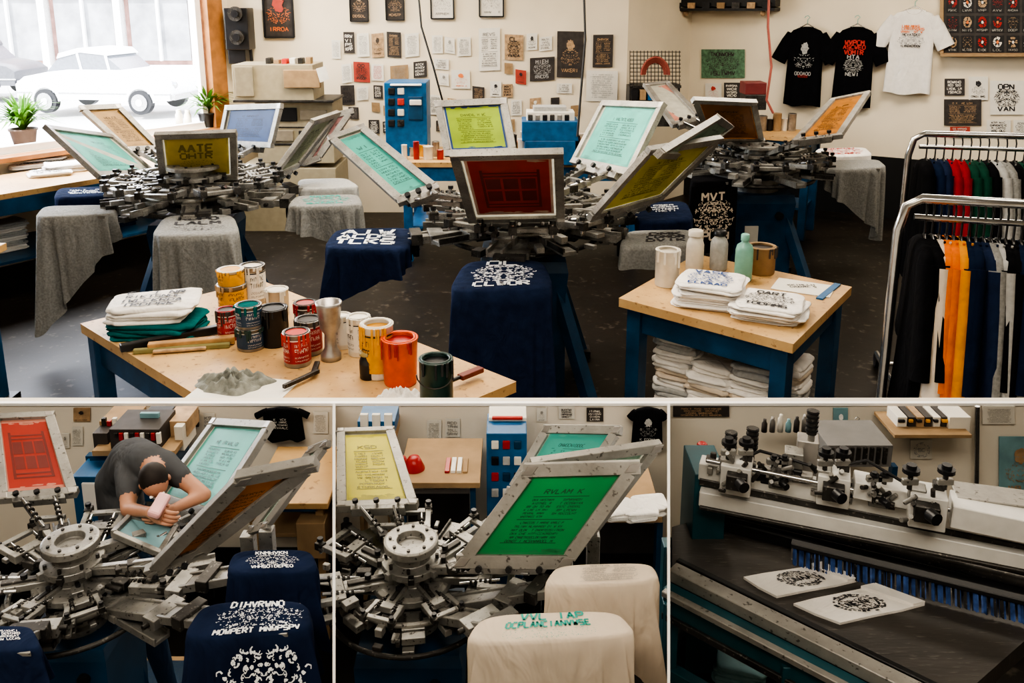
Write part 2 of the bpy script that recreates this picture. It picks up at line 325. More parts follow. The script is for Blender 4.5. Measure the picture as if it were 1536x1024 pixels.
def press(name,hub,s,floorz,screens,pallets,nq=8,ph=.2,basew=.24,col=.22,reach=.66,spread=.36,hubr=1.,tall=.12,clut=3,skipfront=False):
    mb=MB(name); h=V(hub)
    zt=h.z-col*s; H=zt-floorz; hr=s*hubr
    def sq(w,z): return [V((h.x+a*w,h.y+b*w,z)) for a,b in((-1,-1),(1,-1),(1,1),(-1,1))]
    mb.rings([sq(basew*s*.95,floorz),sq(basew*s*.95,floorz+H*.75),sq(basew*s,zt-.06*s),sq(basew*s*.95,zt)],blue,smooth=False)
    mb.box((h.x-basew*s*.3,h.y-basew*s*.97,zt-.3*s),(.1*s,.01*s,.14*s),paper); mb.cyl(V((h.x+basew*s*.5,h.y-basew*s,zt-.15*s)),V((h.x+basew*s*.5,h.y-basew*s*1.1,zt-.15*s)),.03*s,blk2)
    for a,b in((-1,-1),(1,-1),(1,1),(-1,1)):
        e=V((h.x+a*spread*s,h.y+b*spread*s,floorz+.03*s)); mb.beam((h.x+a*basew*.7*s,h.y+b*basew*.7*s,floorz+H*.85),e,.07*s,.06*s,blue)
        mb.box((e.x,e.y,floorz+.02*s),(.12*s,.12*s,.04*s),blk2)
    mb.cyl(V((h.x,h.y,zt)),h-Z*.1*s,.13*hr,metal,n=24); mb.cyl(V((h.x,h.y,zt)),V((h.x,h.y,zt+.03*s)),.17*hr,metal,n=24)
    T_=tall*s
    mb.lathe(h,[(0,-.16*s),(.18*hr,-.16*s),(.18*hr,-.12*s),(.13*hr,-.11*s),(.13*hr,-.07*s),(.22*hr,-.06*s),(.24*hr,-.04*s),(.24*hr,-.01*s),(.21*hr,0),(.13*hr,.0),(.13*hr,T_*.25),(.18*hr,T_*.3),(.18*hr,T_*.48),(.115*hr,T_*.52),(.115*hr,T_*.78),(.165*hr,T_*.82),(.165*hr,T_),(.15*hr,T_*1.02),(.085*hr,T_*1.02),(.08*hr,T_*.85),(0,T_*.85)],metal,32)
    for i in range(8):
        a=i*math.pi/4; mb.cyl(h+V((math.cos(a)*.155*hr,math.sin(a)*.155*hr,T_*.45)),h+V((math.cos(a)*.155*hr,math.sin(a)*.155*hr,T_*.6)),.010*s,dmetal,n=6)
        mb.cyl(h+V((math.cos(a)*.125*hr,math.sin(a)*.125*hr,T_)),h+V((math.cos(a)*.125*hr,math.sin(a)*.125*hr,T_*1.0+.012*s)),.009*s,dmetal,n=6)
        mb.box(h+V((math.cos(a+.3)*.16*hr,math.sin(a+.3)*.16*hr,-.09*s)),(.05*s,.03*s,.05*s),[metal,dmetal][i%2],a+.3)
        mb.box(h+V((math.cos(a+.1)*.17*hr,math.sin(a+.1)*.17*hr,T_*.4)),(.06*s,.03*s,.035*s),[dmetal,metal][i%2],a+.1)
    for i in range(nq):
        a=ph+i*2*math.pi/nq; d=V((math.cos(a),math.sin(a),0)); t=V((-d.y,d.x,0)); rr=reach*.85
        if skipfront and d.y<-.6: rr*=.62
        mb.beam(h+d*.16*s-Z*.09*s,h+d*rr*s-Z*.09*s,.085*s,.022*s,metal)
        for sg in(-1,1): mb.beam(h+d*.2*s-Z*.075*s+t*.038*sg*s,h+d*rr*s-Z*.075*s+t*.038*sg*s,.012*s,.03*s,[metal,dmetal][i%2])
        for f in(.30,.36): mb.boxax(h+d*f*s-Z*.07*s,d*.022*s,t*.055*s,Z*.018*s,[dmetal,metal][int(f*10)%2])
        b=a+math.pi/nq; e=V((math.cos(b),math.sin(b),0)); q=V((-e.y,e.x,0))
        if skipfront and e.y<-.6: kf=.72
        else: kf=1.
        s0=s; s_=s*kf
        mb.beam(h+e*.10*s_+Z*.0*s,h+e*.34*s_+Z*.01*s,.075*s_,.035*s_,metal); mb.beam(h+e*.14*s_+Z*.025*s_,h+e*.32*s_+Z*.03*s_,.03*s_,.02*s_,dmetal)
        mb.boxax(h+e*.37*s_+Z*.015*s_,e*.03*s_,q*.105*s_,Z*.022*s_,metal)
        for sg in(-1,1):
            p0=h+e*.37*s_+q*sg*.09*s_+Z*.02*s_; p1=h+e*.52*s_+q*sg*.10*s_+Z*.035*s_
            mb.beam(p0,p1,.030*s_,.03*s_,metal)
            r0=h+e*.25*s_+q*sg*.055*s_+Z*.01*s_; r1=h+e*.45*s_+q*sg*.06*s_+Z*.05*s_
            mb.cyl(r0,r1,.009*s_,chrome,n=6)
            for k in range(5):
                c=r0+(r1-r0)*(.25+.12*k); mb.cyl(c,c+e*.011*s_,.016*s_,dmetal,n=7)
            mb.cyl(p1-Z*.04*s_,p1+Z*.04*s_,.009*s_,chrome,n=6); mb.cyl(p1+Z*.03*s_,p1+Z*.048*s_,.016*s_,blk2,n=8)
            mb.boxax(p1,e*.025*s_,q*.02*s_,Z*.02*s_,dmetal)
        mb.beam(h+e*.50*s_-q*.12*s_+Z*.03*s_,h+e*.50*s_+q*.12*s_+Z*.03*s_,.035*s_,.02*s_,metal)
        mb.cyl(h+e*.22*s_+Z*.03*s_,h+e*.22*s_+Z*.06*s_,.016*s_,blk2,n=8)
        for k in range(clut):
            w=b+U(-.4,.4); ww=U(.2,.55)*kf; p=h+V((math.cos(w),math.sin(w),0))*ww*s+Z*U(-.12,.02)*s
            mb.box(p,(U(.03,.09)*s,U(.02,.06)*s,U(.015,.04)*s),[metal,dmetal,alu,dmetal,metal][k%5],w)
    n=48
    for rad,z_,r_,m_ in((.42,-.12,.014,dmetal),(.30,-.05,.016,metal)):
        mb.tube([h+V((math.cos(2*math.pi*i/n)*rad*s,math.sin(2*math.pi*i/n)*rad*s,z_*s)) for i in range(n+1)],r_*s,m_,6)
    for Q in pallets:
        c=sum(Q,V((0,0,0)))/4; d=(c-h); d.z=0; L=d.length; d.normalize(); t=V((-d.y,d.x,0)); zz=c.z-.035*s
        p0=V((h.x,h.y,h.z-.09*s))+d*.2*s; p1=V((c.x,c.y,zz))
        mb.beam(p0,p1,.10*s,.02*s,metal)
        for sg in(-1,1): mb.beam(p0+t*.05*s*sg,p1+t*.05*s*sg,.018*s,.04*s,metal)
        m=p0+(p1-p0)*.45; mb.boxax(m,d*.04*s,t*.09*s,Z*.025*s,metal); mb.cyl(m+t*.12*s,m-t*.12*s,.012*s,dmetal,n=8)
        m=p0+(p1-p0)*.62; mb.boxax(m+Z*.01*s,d*.03*s,t*.08*s,Z*.03*s,dmetal); mb.cyl(m,m-Z*.1*s,.018*s,blk2,n=8)
        mb.boxax(c-Z*.018*s,(Q[1]-Q[0])*.4,(Q[3]-Q[0])*.4,Z*.010*s,metal)
    for S in screens:
        Q=S['Q']; w=S.get('w',.042*s)
        I=scr(mb,Q,S['c'],w,S.get('st','form'),S.get('tape'),mesh=S.get('mesh'),inset=S.get('in',(.1,.08,.9,.9)))
        a,b=Q[3],Q[2]; m=(a+b)/2; L=(b-a).length; e=(b-a).normalized(); n_=qn(Q); up=(Q[0]-Q[3]).normalized()
        if S.get('noclamp'): continue
        mb.boxax(m-up*.02*s,e*L*.33,up*.020*s,n_*.022*s,metal)
        for sg in(-1,0,1):
            k=m+e*L*.26*sg; mb.cyl(k+n_*.01*s,k+n_*.050*s,.008*s,chrome,n=6); mb.cyl(k+n_*.04*s,k+n_*.058*s,.016*s,blk2,n=8); mb.boxax(k,e*.03*s,up*.03*s,n_*.012*s,dmetal)
        hp=h+Z*.02*s
        for sg in(-1,1):
            k=m+e*L*.2*sg; dd=(hp-k); j=k+dd*.45
            mb.beam(k,j,.026*s,.034*s,metal); mb.beam(j,hp+(k-hp)*.15,.034*s,.034*s,metal)
            mb.cyl(k-up*.03*s+n_*.03*s,j+n_*.02*s,.009*s,chrome,n=6); mb.box(j,(.05*s,.05*s,.04*s),dmetal,.4)
            for kk in range(4): c=k+(j-k)*(.3+.15*kk)+n_*.025*s; mb.cyl(c,c+(j-k).normalized()*.012*s,.016*s,dmetal,n=7)
        mb.beam(m+e*L*.2+(hp-m)*.3,m-e*L*.2+(hp-m)*.3,.03*s,.025*s,metal)
    return mb.done(.0025*s,seg=1)
def drape(name,Q,drops,m,ink=None,style='block',box=(.2,.15,.8,.85),folds=16,sq=5,amp=.055,sc=1.,extra=None,corner=.16):
    mb=MB(name); N=192; K=12; c=sum(Q,V((0,0,0)))/4; n=qn(Q,c+Z)
    ph=U(0,6); P=[]; dr=[]; cw=[]
    for i in range(N):
        a=2*math.pi*i/N; ca,sa=math.cos(a),math.sin(a)
        u=.5+.5*math.copysign(abs(ca)**(2/sq),ca); v=.5+.5*math.copysign(abs(sa)**(2/sq),sa)
        P.append(bil(Q,u,v)); d=(drops[0]*(1-u)+drops[1]*u)*(1-v)+(drops[3]*(1-u)+drops[2]*u)*v
        k=abs(math.sin(2*a))**3; cw.append(k)
        dr.append(d*(1+corner*k+.05*math.sin(3*a+ph)))
    rs=[]
    for f,dz in((.02,.0),(.5,0),(.85,0),(.96,-.002),(1.0,-.010)):
        rs.append([c+(p-c)*f+Z*dz*sc for p in P])
    # cumulative edge length drives the pleats so that every side gets folds
    cl=[0.]
    for i in range(1,N): cl.append(cl[-1]+(P[i]-P[i-1]).length)
    tot=cl[-1]+(P[0]-P[-1]).length
    for k in range(1,K+1):
        f=k/K; rg=[]
        for i,p in enumerate(P):
            a=2*math.pi*cl[i]/tot; o=(p-c); o.z=0; o.normalize()
            w=math.sin(folds*a+ph+1.1*math.sin(3*a+ph))*.8+.45*math.sin(folds*2*a+2*ph+.6*f)+.4*math.sin(round(folds*.45)*a+1)
            g=min(1,dr[i]/(.2*sc))
            q=p+o*sc*(.004+amp*(f**.8)*w*g*(.5+.6*cw[i])+.035*f*cw[i]*g-.008*f*(1-cw[i])*g)-Z*(.010*sc+dr[i]*f)
            if q.z<.012: q.z=.012
            rg.append(q)
        rs.append(rg)
    mb.rings(rs,m,caps=False); mb.add(rs[0],[tuple(range(N))],m)
    if ink:
        art(mb,Q,style,ink,.002*sc,box,m,n)
        if extra:
            f_=V((0,-.05*sc,0)); G=[bil(Q,.30,1)+f_*.3,bil(Q,.99,1)+f_*.3,bil(Q,.99,1)+f_*1.3-Z*drops[2]*.8,bil(Q,.30,1)+f_*1.3-Z*drops[2]*.8]
            ornament(mb,G,.02,.1,.98,.95,extra,.004*sc,qn(G),110)
    return mb.done()
def ZQ(pts,z): return [PZ(x,y,z) for x,y in pts]
def fold_slab(mb,c,sx,sy,th,rz,m,sq=6,rag_=.025):
    N=56; ph=U(0,6); p2=U(0,6); rs=[]
    for f,zz in((.02,0),(.93,0),(.99,.15),(1,.4),(.985,.75),(.93,1),(.6,1.03),(.3,1.06),(.02,1.06)):
        rg=[]
        for i in range(N):
            a=2*math.pi*i/N; ca,sa=math.cos(a),math.sin(a)
            x=math.copysign(abs(ca)**(2/sq),ca)*sx/2; y=math.copysign(abs(sa)**(2/sq),sa)*sy/2
            g=f*(1+rag_*math.sin(3*a+ph)+rag_*.8*math.sin(7*a+p2+zz)+rag_*.4*math.sin(13*a+ph))
            x*=g;y*=g
            rg.append(V(c)+V((x*math.cos(rz)-y*math.sin(rz),x*math.sin(rz)+y*math.cos(rz),th*zz+th*(.22*math.sin(2*a+ph)+.15*math.sin(5*a+p2))*(zz>0.5)*f)))
        rs.append(rg)
    mb.rings(rs,m)
def stack(name,c,sx,sy,th,n,m,rz=0,ink=None,style='crest',mats=None,jit=.014):
    mb=MB(name); z=V(c).z
    for i in range(n):
        mm=mats[i%len(mats)] if mats else m
        for h_ in range(2):
            cc=V((c[0]+U(-jit,jit),c[1]+U(-jit,jit),z)); r=rz+U(-.10,.10)
            fold_slab(mb,cc,sx*U(.92,1.03),sy*U(.92,1.03),th*.5,r,mm); z+=th*.5
    if ink:
        a=V((math.cos(rz),math.sin(rz),0))*sx/2; b=V((-math.sin(rz),math.cos(rz),0))*sy/2; cc=V((c[0],c[1],z+th*.16))
        Q=[cc-a+b,cc+a+b,cc+a-b,cc-a-b]; art(mb,Q,style,ink,.002,(.14,.14,.86,.86),m,Z)
    return mb.done()
# ------------------------------------------------------------ room shell
def slab(name,pts,z0,z1,m,m2=None):
    mb=MB(name); mb.rings([[V((x,y,z0)) for x,y in pts],[V((x,y,z1)) for x,y in pts]],m,smooth=False); return mb.done()
def wallseg(name,a,b,z0,z1,m,th=.12,wains=None,wz=.6):
    a=V((*a,0));b=V((*b,0)); d=(b-a).normalized(); n=V((-d.y,d.x,0))
    mb=MB(name); c=(a+b)/2+n*th/2; mb.boxax(c+Z*(z0+z1)/2,(b-a)/2,n*th/2,Z*(z1-z0)/2,m)
    if wains: mb.boxax((a+b)/2-n*.006+Z*wz/2,(b-a)/2,n*.006,Z*wz/2,wains)
    return mb.done()
slab('floor',[(-7,-3),(6.5,-3),(6.5,10.3),(-7,10.3)],-.15,0,floor_m)
slab('ceiling',[(-7,-3),(6.5,-3),(6.5,10.3),(-2.6,10.3),(-2.6,9.05),(-7,3.2)],3.3,3.4,wallw)
cor=V((-2.8,8.75,0)); wd=V((-1.28,-1.72,0)).normalized(); wn=V((wd.y,-wd.x,0))
if wn.dot(V((-1,1,0)))<0: wn=-wn
def wpt(s): return cor+wd*s
mb=MB('wall_back'); mb.boxax(V(((-2.8+1.15)/2,8.75+.06,1.65)),V((3.95/2,0,0)),V((0,.06,0)),Z*1.65,wallm); mb.done()
wallseg('wall_return',(1.15,8.75),(1.95,9.6),0,3.3,wallm)
wb0=V((1.95,9.6,0)); wb1=V((6.5,6.93,0))
wallseg('wall_right_back',(1.95,9.6),(6.5,6.93),0,3.3,wallm,wains=black,wz=.62)
wallseg('wall_right',(6.5,6.93),(6.5,-3),0,3.3,wallm)
wallseg('wall_front',(6.5,-3),(-7,-3),0,3.3,wallm)
wallseg('wall_left',(-7,-3),(-7,3.2),0,3.3,wallm)
bn=V((-(wb1-wb0).y,(wb1-wb0).x,0)).normalized()
if bn.dot(C-wb0)<0: bn=-bn
L=7.0; SZ=.92
mb=MB('wall_window')
for (s0,s1,z0,z1) in((0,L,0,SZ),(0,L,2.75,3.3),(0,.10,SZ,2.75),(5.6,L,SZ,2.75)):
    mb.boxax(wpt((s0+s1)/2)+wn*.08+Z*(z0+z1)/2,wd*(s1-s0)/2,wn*.08,Z*(z1-z0)/2,wallm)
mb.done()
mb=MB('window_1')
for s in(.19,2.9,5.5): mb.boxax(wpt(s)+wn*.03+Z*(SZ+2.75)/2,wd*.085,wn*.09,Z*(2.75-SZ)/2,orwood)
mb.boxax(wpt(2.85)+wn*.0+Z*(SZ-.02),wd*2.75,wn*.16,Z*.02,orwood); mb.boxax(wpt(2.85)+wn*.03+Z*(2.72),wd*2.75,wn*.1,Z*.04,orwood)
mb.boxax(wpt(2.85)+wn*.06+Z*(SZ+.03),wd*2.7,wn*.03,Z*.03,white); mb.boxax(wpt(.32)+wn*.06+Z*1.8,wd*.03,wn*.03,Z*.9,white)
mb.done(.004)
# ------------------------------------------------------------ outside
slab('street',[(-60,3.2),(-7.3,3.2),(-7.3,4),(-2.6,10.4),(6,10.4),(20,60),(-60,60)],-1.0,-.55,street)
mb=MB('storefront_building')
mb.box((-16,34,3.45),(46,4,8),brick)
pane=M('storefront_pane',(.30,.30,.31),.3,var=.3,scale=1.5)
for i in range(16):
    x=-37+i*2.7; mb.box((x,31.95,1.1),(2.1,.2,2.2),pane); mb.box((x,31.9,2.3),(2.3,.3,.25),white); mb.box((x,31.85,1.1),(.08,.3,2.2),white); mb.box((x+1.3,31.8,1.2),(.25,.4,3.2),sidew); mb.box((x,31.95,4.3),(1.4,.2,1.6),pane)
mb.box((-16,31.7,2.9),(46,.5,.45),sidew); mb.box((-16,31.6,-.35),(46,1,.38),sidew); mb.done()
def car(name,c,yaw,L,m):
    mb=MB(name); a=V((math.cos(yaw),math.sin(yaw),0)); b=V((-math.sin(yaw),math.cos(yaw),0)); c=V(c)
    prof=[(-.5,.22),(-.505,.40),(-.46,.47),(-.30,.53),(-.16,.56),(.20,.56),(.38,.50),(.48,.45),(.505,.38),(.5,.22)]
    W=.2*L
    def P(x,z,w): return c+a*x*L+b*w+Z*z*L*.5
    rs=[[c+a*x*L*.98+b*w*1.03+Z*(z*.96+.01)*L*.5 for x,z in prof] if abs(w)>W*.98 else [P(x,z*1.02,w) for x,z in prof] for w in(-W,-W*.85,-W*.4,0,W*.4,W*.85,W)]
    mb.rings(rs,m)
    gh=[(-.32,.52),(-.22,.72),(-.10,.79),(.06,.77),(.20,.53)]
    mb.rings([[P(x,z,w) for x,z in gh] for w in(-W*.8,W*.8)],glassy,smooth=False)
    mb.rings([[P(x,z,w) for x,z in [(-.235,.70),(-.22,.76),(-.09,.825),(.06,.81),(.10,.74),(-.08,.775)]] for w in(-W*.83,0,W*.83)],m)
    for x in(-.30,.31):
        for sg in(-1,1):
            p=P(x,.20,W*sg*.9); mb.cyl(p,p+b*sg*.17,.072*L,blk2,n=28); mb.cyl(p+b*sg*.17,p+b*sg*.20,.05*L,chrome,n=20); mb.cyl(p+b*sg*.19,p+b*sg*.22,.02*L,m,n=16)
            mb.tube([P(x+.088*math.cos(t)*1.0,.20+.176*math.sin(t),W*sg*1.03) for t in [math.pi*i/10 for i in range(11)]],.05,m,6)
    for sg in(-1,1):
        mb.sph(P(.49,.40,W*.75*sg),.1,chrome); mb.beam(P(-.5,.3,W*1.04*sg),P(.5,.3,W*1.04*sg),.03,.04,chrome)
        for x in(-.08,.10): mb.beam(P(x,.54,W*.81*sg),P(x-.02,.76,W*.81*sg),.03,.06,m)
    mb.beam(P(.51,.26,-W),P(.51,.26,W),.1,.12,chrome); mb.beam(P(-.51,.26,-W),P(-.51,.26,W),.1,.12,chrome)
    mb.done(.01)
q=PD(170,150,21); car('car',(q.x,q.y,-.55),math.radians(-8),3.9,carw)
q=PD(-30,125,24); car('car',(q.x-.6,q.y,-.55),math.radians(180),4.2,M('dark_car_paint',(.10,.10,.11),.3))
# ------------------------------------------------------------ presses (main room)
def S(px,tb,tt,c,**k):
    d=dict(Q=solveq(px,[tt,tt,tb,tb]),c=c); d.update(k); return d
pal_c=[ZQ([(697,390),(815,388),(833,432),(670,438)],.9),ZQ([(503,342),(622,340),(612,374),(483,372)],.9),
       ZQ([(938,345),(1040,343),(1050,366),(928,370)],.9),ZQ([(950,303),(1030,300),(1042,328),(955,333)],.9)]
tape_r=M('pale_tape',(.58,.42,.33),.6)
sc_c=[S([(490,207),(545,188),(662,283),(600,307)],4.7,4.9,'teal',mesh=mesh_w),
 S([(652,152),(760,147),(776,232),(668,235)],5.2,5.5,'green',tape=em['blue']),
 S([(905,152),(998,155),(945,265),(857,245)],5.1,5.4,'teal'),
 S([(1077,176),(1097,190),(1040,235),(985,232)],5.0,5.2,'pale',noclamp=True),
 S([(975,222),(1085,205),(990,298),(880,330)],4.5,4.7,'yellow'),
 S([(674,230),(845,226),(847,328),(703,331)],4.2,4.0,'red',tape=tape_r,mesh=mesh_w,st='panels')]
hubc=PZ(785,318,1.0)
press('screen_printing_press',hubc,1.0,0,sc_c,pal_c,9,.25,clut=6)
drape('draped_navy_shirt',pal_c[0],[.72,.72,.78,.78],navy,inkw,'dense',(.17,.06,.85,.88),18,amp=.03)
drape('draped_navy_shirt',pal_c[1],[.32,.10,.10,.34],navy,inkw,'bold',(.1,.12,.85,.8),14)
drape('draped_grey_shirt',pal_c[2],[.08,.12,.14,.1],grey,inkb,'bold',(.3,.2,.9,.8),12,amp=.02)
drape('draped_navy_shirt',pal_c[3],[.06,.06,.1,.08],navy,inkw,'text',(.3,.2,.8,.6),12,amp=.01)
pal_l=[ZQ([(64,308),(172,306),(176,320),(50,326)],.9),ZQ([(86,281),(176,278),(180,293),(80,297)],.9),ZQ([(246,322),(350,320),(361,350),(224,355)],.9),
       ZQ([(440,293),(538,290),(545,307),(430,310)],.9),ZQ([(446,268),(520,266),(542,280),(450,283)],.9)]
sc_l=[S([(65,189),(165,203),(236,262),(148,266)],5.9,6.1,'teal'),S([(115,160),(178,157),(245,225),(190,228)],6.4,6.7,'amber'),
 S([(232,200),(355,196),(357,268),(241,272)],5.6,5.4,'ochre',st='block'),S([(340,158),(424,155),(408,222),(328,218)],6.5,6.8,'blue'),
 S([(470,180),(510,167),(445,250),(402,272)],6.0,6.2,'olive'),S([(503,170),(533,163),(478,240),(452,250)],6.3,6.5,'pink',noclamp=True)]
press('screen_printing_press',PZ(292,275,1.0),1.0,0,sc_l,pal_l,9,.1,clut=6)
drape('draped_grey_shirt',pal_l[0],[.45,.1,.12,.68],grey,inkg,'text',(.2,.3,.8,.7),12,corner=.2)
drape('draped_navy_shirt',pal_l[1],[.06]*4,navy,inkw,'text',(.2,.3,.8,.7),12,amp=.008)
drape('draped_grey_shirt',pal_l[2],[.4,.4,.36,.42],grey,inkb,'block',(.2,.15,.85,.8),16,amp=.045)
drape('draped_grey_shirt',pal_l[3],[.08,.32,.36,.12],grey,inkt,'dense',(.15,.1,.85,.85),14)
drape('draped_grey_shirt',pal_l[4],[.08,.12,.2,.1],lgrey,None,folds=12,amp=.03)
pal_r=[ZQ([(1233,240),(1318,238),(1332,250),(1240,255)],.9),ZQ([(1223,222),(1298,220),(1310,231),(1228,234)],.9),ZQ([(1038,262),(1098,262),(1103,271),(1035,273)],.9)]
sc_r=[S([(965,127),(1002,123),(1055,178),(1008,190)],6.9,7.1,'salmon',st='figure'),S([(1038,148),(1133,152),(1145,212),(1063,212)],6.3,6.2,'orange',mesh=em['orange']),
 S([(1247,150),(1306,138),(1262,205),(1188,214)],6.3,6.6,'orange',mesh=em['orange'])]
press('screen_printing_press',PZ(1135,240,.98),1.0,0,sc_r,pal_r,8,.3,clut=5)
drape('draped_grey_shirt',pal_r[0],[.1,.50,.55,.12],grey,None,folds=14)
drape('draped_white_shirt',pal_r[1],[.05]*4,wcot,inkr,'dense',(.1,.1,.9,.9),folds=12,amp=.008)
drape('draped_black_shirt',pal_r[2],[.5]*4,bcot,None,folds=12,amp=.02)
q=pal_r[2]
mb=MB('hanging_print_panel'); G=[q[3]+V((0,-.07,-.02)),q[2]+V((0,-.07,-.02)),q[2]+V((0,-.09,-.45)),q[3]+V((0,-.09,-.45))]
mb.quad(*G,bcot); art(mb,G,'dense',cream,.004,(.05,.1,.95,.9)); mb.done()
# ------------------------------------------------------------ tables
def table(name,cs,z,legs,legm,th=.04,leg=.07,shelf=None,rail=.12):
    mb=MB(name); T=[V((c[0],c[1],z-th)) for c in cs]; mb.rings([T,[p+Z*th for p in T]],wood,smooth=False)
    c=sum(T,V((0,0,0)))/4; I=[p+(c-p).normalized()*.09 for p in T]
    for p in I: mb.beam(p+Z*0,V((p.x,p.y,0)),leg,leg,legm,up=(I[1]-I[0]).normalized())
    for i in range(4):
        mb.beam(I[i]-Z*rail/2,I[(i+1)%4]-Z*rail/2,.03,rail,legm)
    if shelf:
        B=[V((p.x,p.y,shelf-.02)) for p in I]; mb.rings([B,[p+Z*.02 for p in B]],legm,smooth=False)
    return mb.done(.004)
FT=[PZ(120,485,.85),PZ(392,420,.85),PZ(775,572,.85)]; FT.append(FT[0]+FT[2]-FT[1])
table('worktable',FT,.85,4,blue)
RT=[PZ(928,447,.85),PZ(1190,516,.85),PZ(1278,430,.85)]; RT.append(RT[0]+RT[2]-RT[1])
table('worktable',RT,.85,4,blue,shelf=.28)
a=wpt(.75)-wn*.2; b=wpt(5)-wn*.2
LT=[a,a-wn*.75,b-wn*.75,b]
table('window_counter',[(p.x,p.y) for p in LT],.8,4,blue,shelf=.3)
table('back_workbench',[(-.95,7.0),(1.1,7.0),(1.1,7.8),(-.95,7.8)],.85,4,blue2,shelf=.3)
table('back_workbench',[(1.75,8.1),(2.7,7.6),(2.95,8.05),(2.0,8.6)],.95,4,blue,shelf=.3)
for x,y,k in((65,245,2),(100,255,2),(45,250,1),(75,262,1),(85,246,1)):
    q=PZ(x,y,.8); stack('folded_white_shirt',(q.x,q.y,.80),.32,.26,.03,k,wcot,.6,inkb if k==1 else None,'text')
def bx(mb,px0,py0,px1,py1,Y,dy,m):
    a=PY(px0,py0,Y); b=PY(px1,py1,Y); x0=(a.x+PY(px0,py1,Y).x)/2; x1=(b.x+PY(px1,py0,Y).x)/2; za=a.z
    if Y<1.999: # keep booth items below the partition's top rail as built
        za=min(za,PY(px0,608.5,Y+dy).z)
        if za<b.z+.003: return x0,x1,b.z,b.z
    mb.box(((x0+x1)/2,Y+dy/2,(za+b.z)/2),(abs(x1-x0),dy,abs(za-b.z)),m); return x0,x1,b.z,za
for i in range(8):
    p=wpt(1.2+i*.45)-wn*.55; stack('folded_shirt_stack',(p.x,p.y,.3),.3,.25,.035,3+i%4,wcot,.9,None,mats=[[wcot,lgrey],[navyd,grey],[wcot,cream]][i%3])
mb=MB('cardboard_box'); q=PZ(100,330,.0); mb.box((q.x,q.y,.15),(.35,.3,.3),kraft,.5); mb.box((q.x,q.y,.305),(.2,.12,.01),inkb,.5); mb.done(.005)
mb=MB('blue_floor_post'); q=PZ(4,603,0); mb.box((q.x-.02,q.y,.42),(.08,.08,.84),blue); mb.box((q.x-.02,q.y,.86),(.2,.2,.04),wood); mb.box((q.x-.02,q.y,.015),(.16,.16,.03),blk2); mb.done(.004)
def plant(name,px,py,hpx,rpx,z,n=70,potm=pot):
    b=PZ(px,py,z); t=depth(b); k=t/F; mb=MB(name); ph_=hpx*k*.33; pr=rpx*k*.42
    mb.lathe(b,[(0,0),(pr*.75,0),(pr,ph_*.9),(pr*1.08,ph_*.9),(pr*1.08,ph_),(pr*.9,ph_),(pr*.9,ph_*.85),(0,ph_*.85)],potm)
    for i in range(n):
        a=U(0,6.28); l=hpx*k*U(.45,.9); sp=rpx*k*U(.3,1.4); w=.012+.008*R(); d=V((math.cos(a),math.sin(a),0)); s=V((-d.y,d.x,0))
        pts=[b+Z*ph_*.85+d*sp*f*(.5+.5*f)+Z*(l*f-sp*.6*f*f*f) for f in(0,.25,.5,.75,1)]
        ws=[w*.5,w,w,w*.7,w*.05]; vs=[]
        for p,ww in zip(pts,ws): vs+=[p-s*ww,p+s*ww]
        mb.add(vs,[(2*j,2*j+1,2*j+3,2*j+2) for j in range(4)],leaf,True)
    mb.done()
plant('potted_spider_plant',38,220,84,44,SZ+.0,150)
plant('potted_spider_plant',314,190,66,36,SZ+.0,120,blk2)
mb=MB('jar')
for x in(270,283):
    q=PZ(x,192,SZ); mb.lathe(q,[(0,0),(.035,0),(.035,.13),(.025,.15),(.025,.18),(0,.18)],plw)
mb.done()
mb=MB('beige_dryer_cabinet')
bx(mb,349,97,470,152,7.9,.45,beige); bx(mb,385,150,500,245,8.0,.5,beige); bx(mb,395,162,445,182,7.98,.03,black); bx(mb,392,190,492,192,7.99,.02,dmetal)
bx(mb,425,105,480,132,7.86,.04,kraft); bx(mb,352,100,380,145,7.88,.03,M('beige2',(.30,.26,.18),.5)); bx(mb,395,215,492,218,7.99,.02,dmetal); bx(mb,450,165,490,180,7.98,.03,M('beige3',(.26,.22,.16),.5))
bx(mb,349,150,500,154,7.88,.5,dmetal); bx(mb,395,196,440,212,7.98,.03,M('beige3',(.3,.26,.19),.5)); bx(mb,448,196,490,212,7.98,.03,dmetal)
a=PY(350,245,7.9).x; b=PY(500,245,7.9).x; mb.box(((a+b)/2,8.3,.3),(abs(b-a),.6,.62),beige)
G=[PY(x,y,7.84) for x,y in((474,103),(488,99),(494,118),(480,124))]; mb.quad(*G,paper)
for i in range(6): bx(mb,398+i*12,84+U(0,6),406+i*12,97,8.0,.1,[dmetal,kraft,inkr,paper][i%4])
mb.done(.006)
mb=MB('wall_speaker'); bx(mb,337,12,372,75,8.5,.22,blk2); bx(mb,342,70,368,96,8.55,.16,blk2)
q=PY(355,40,8.48)
for dz in(.12,-.1): mb.cyl(q+Z*dz,q+Z*dz+V((0,-.03,0)),.07,dmetal,n=20); mb.cyl(q+Z*dz+V((0,-.03,0)),q+Z*dz+V((0,-.045,0)),.035,blk2,n=16)
mb.beam(PY(372,30,8.6),PY(378,96,8.6),.03,.03,blk2); mb.done(.008)
mb=MB('blue_dispenser_machine'); x0,x1,z0,z1=bx(mb,577,124,640,200,7.3,.35,blue2)
mb.box(((x0+x1)/2,7.45,(.85+z0)/2),(x1-x0,.3,abs(z0-.85)+.02),blue2)
for k in range(4): bx(mb,582,132+k*16,592,142+k*16,7.28,.03,blk2); bx(mb,596,132+k*16,606,142+k*16,7.28,.03,[paper,inkr,plw,dmetal][k])
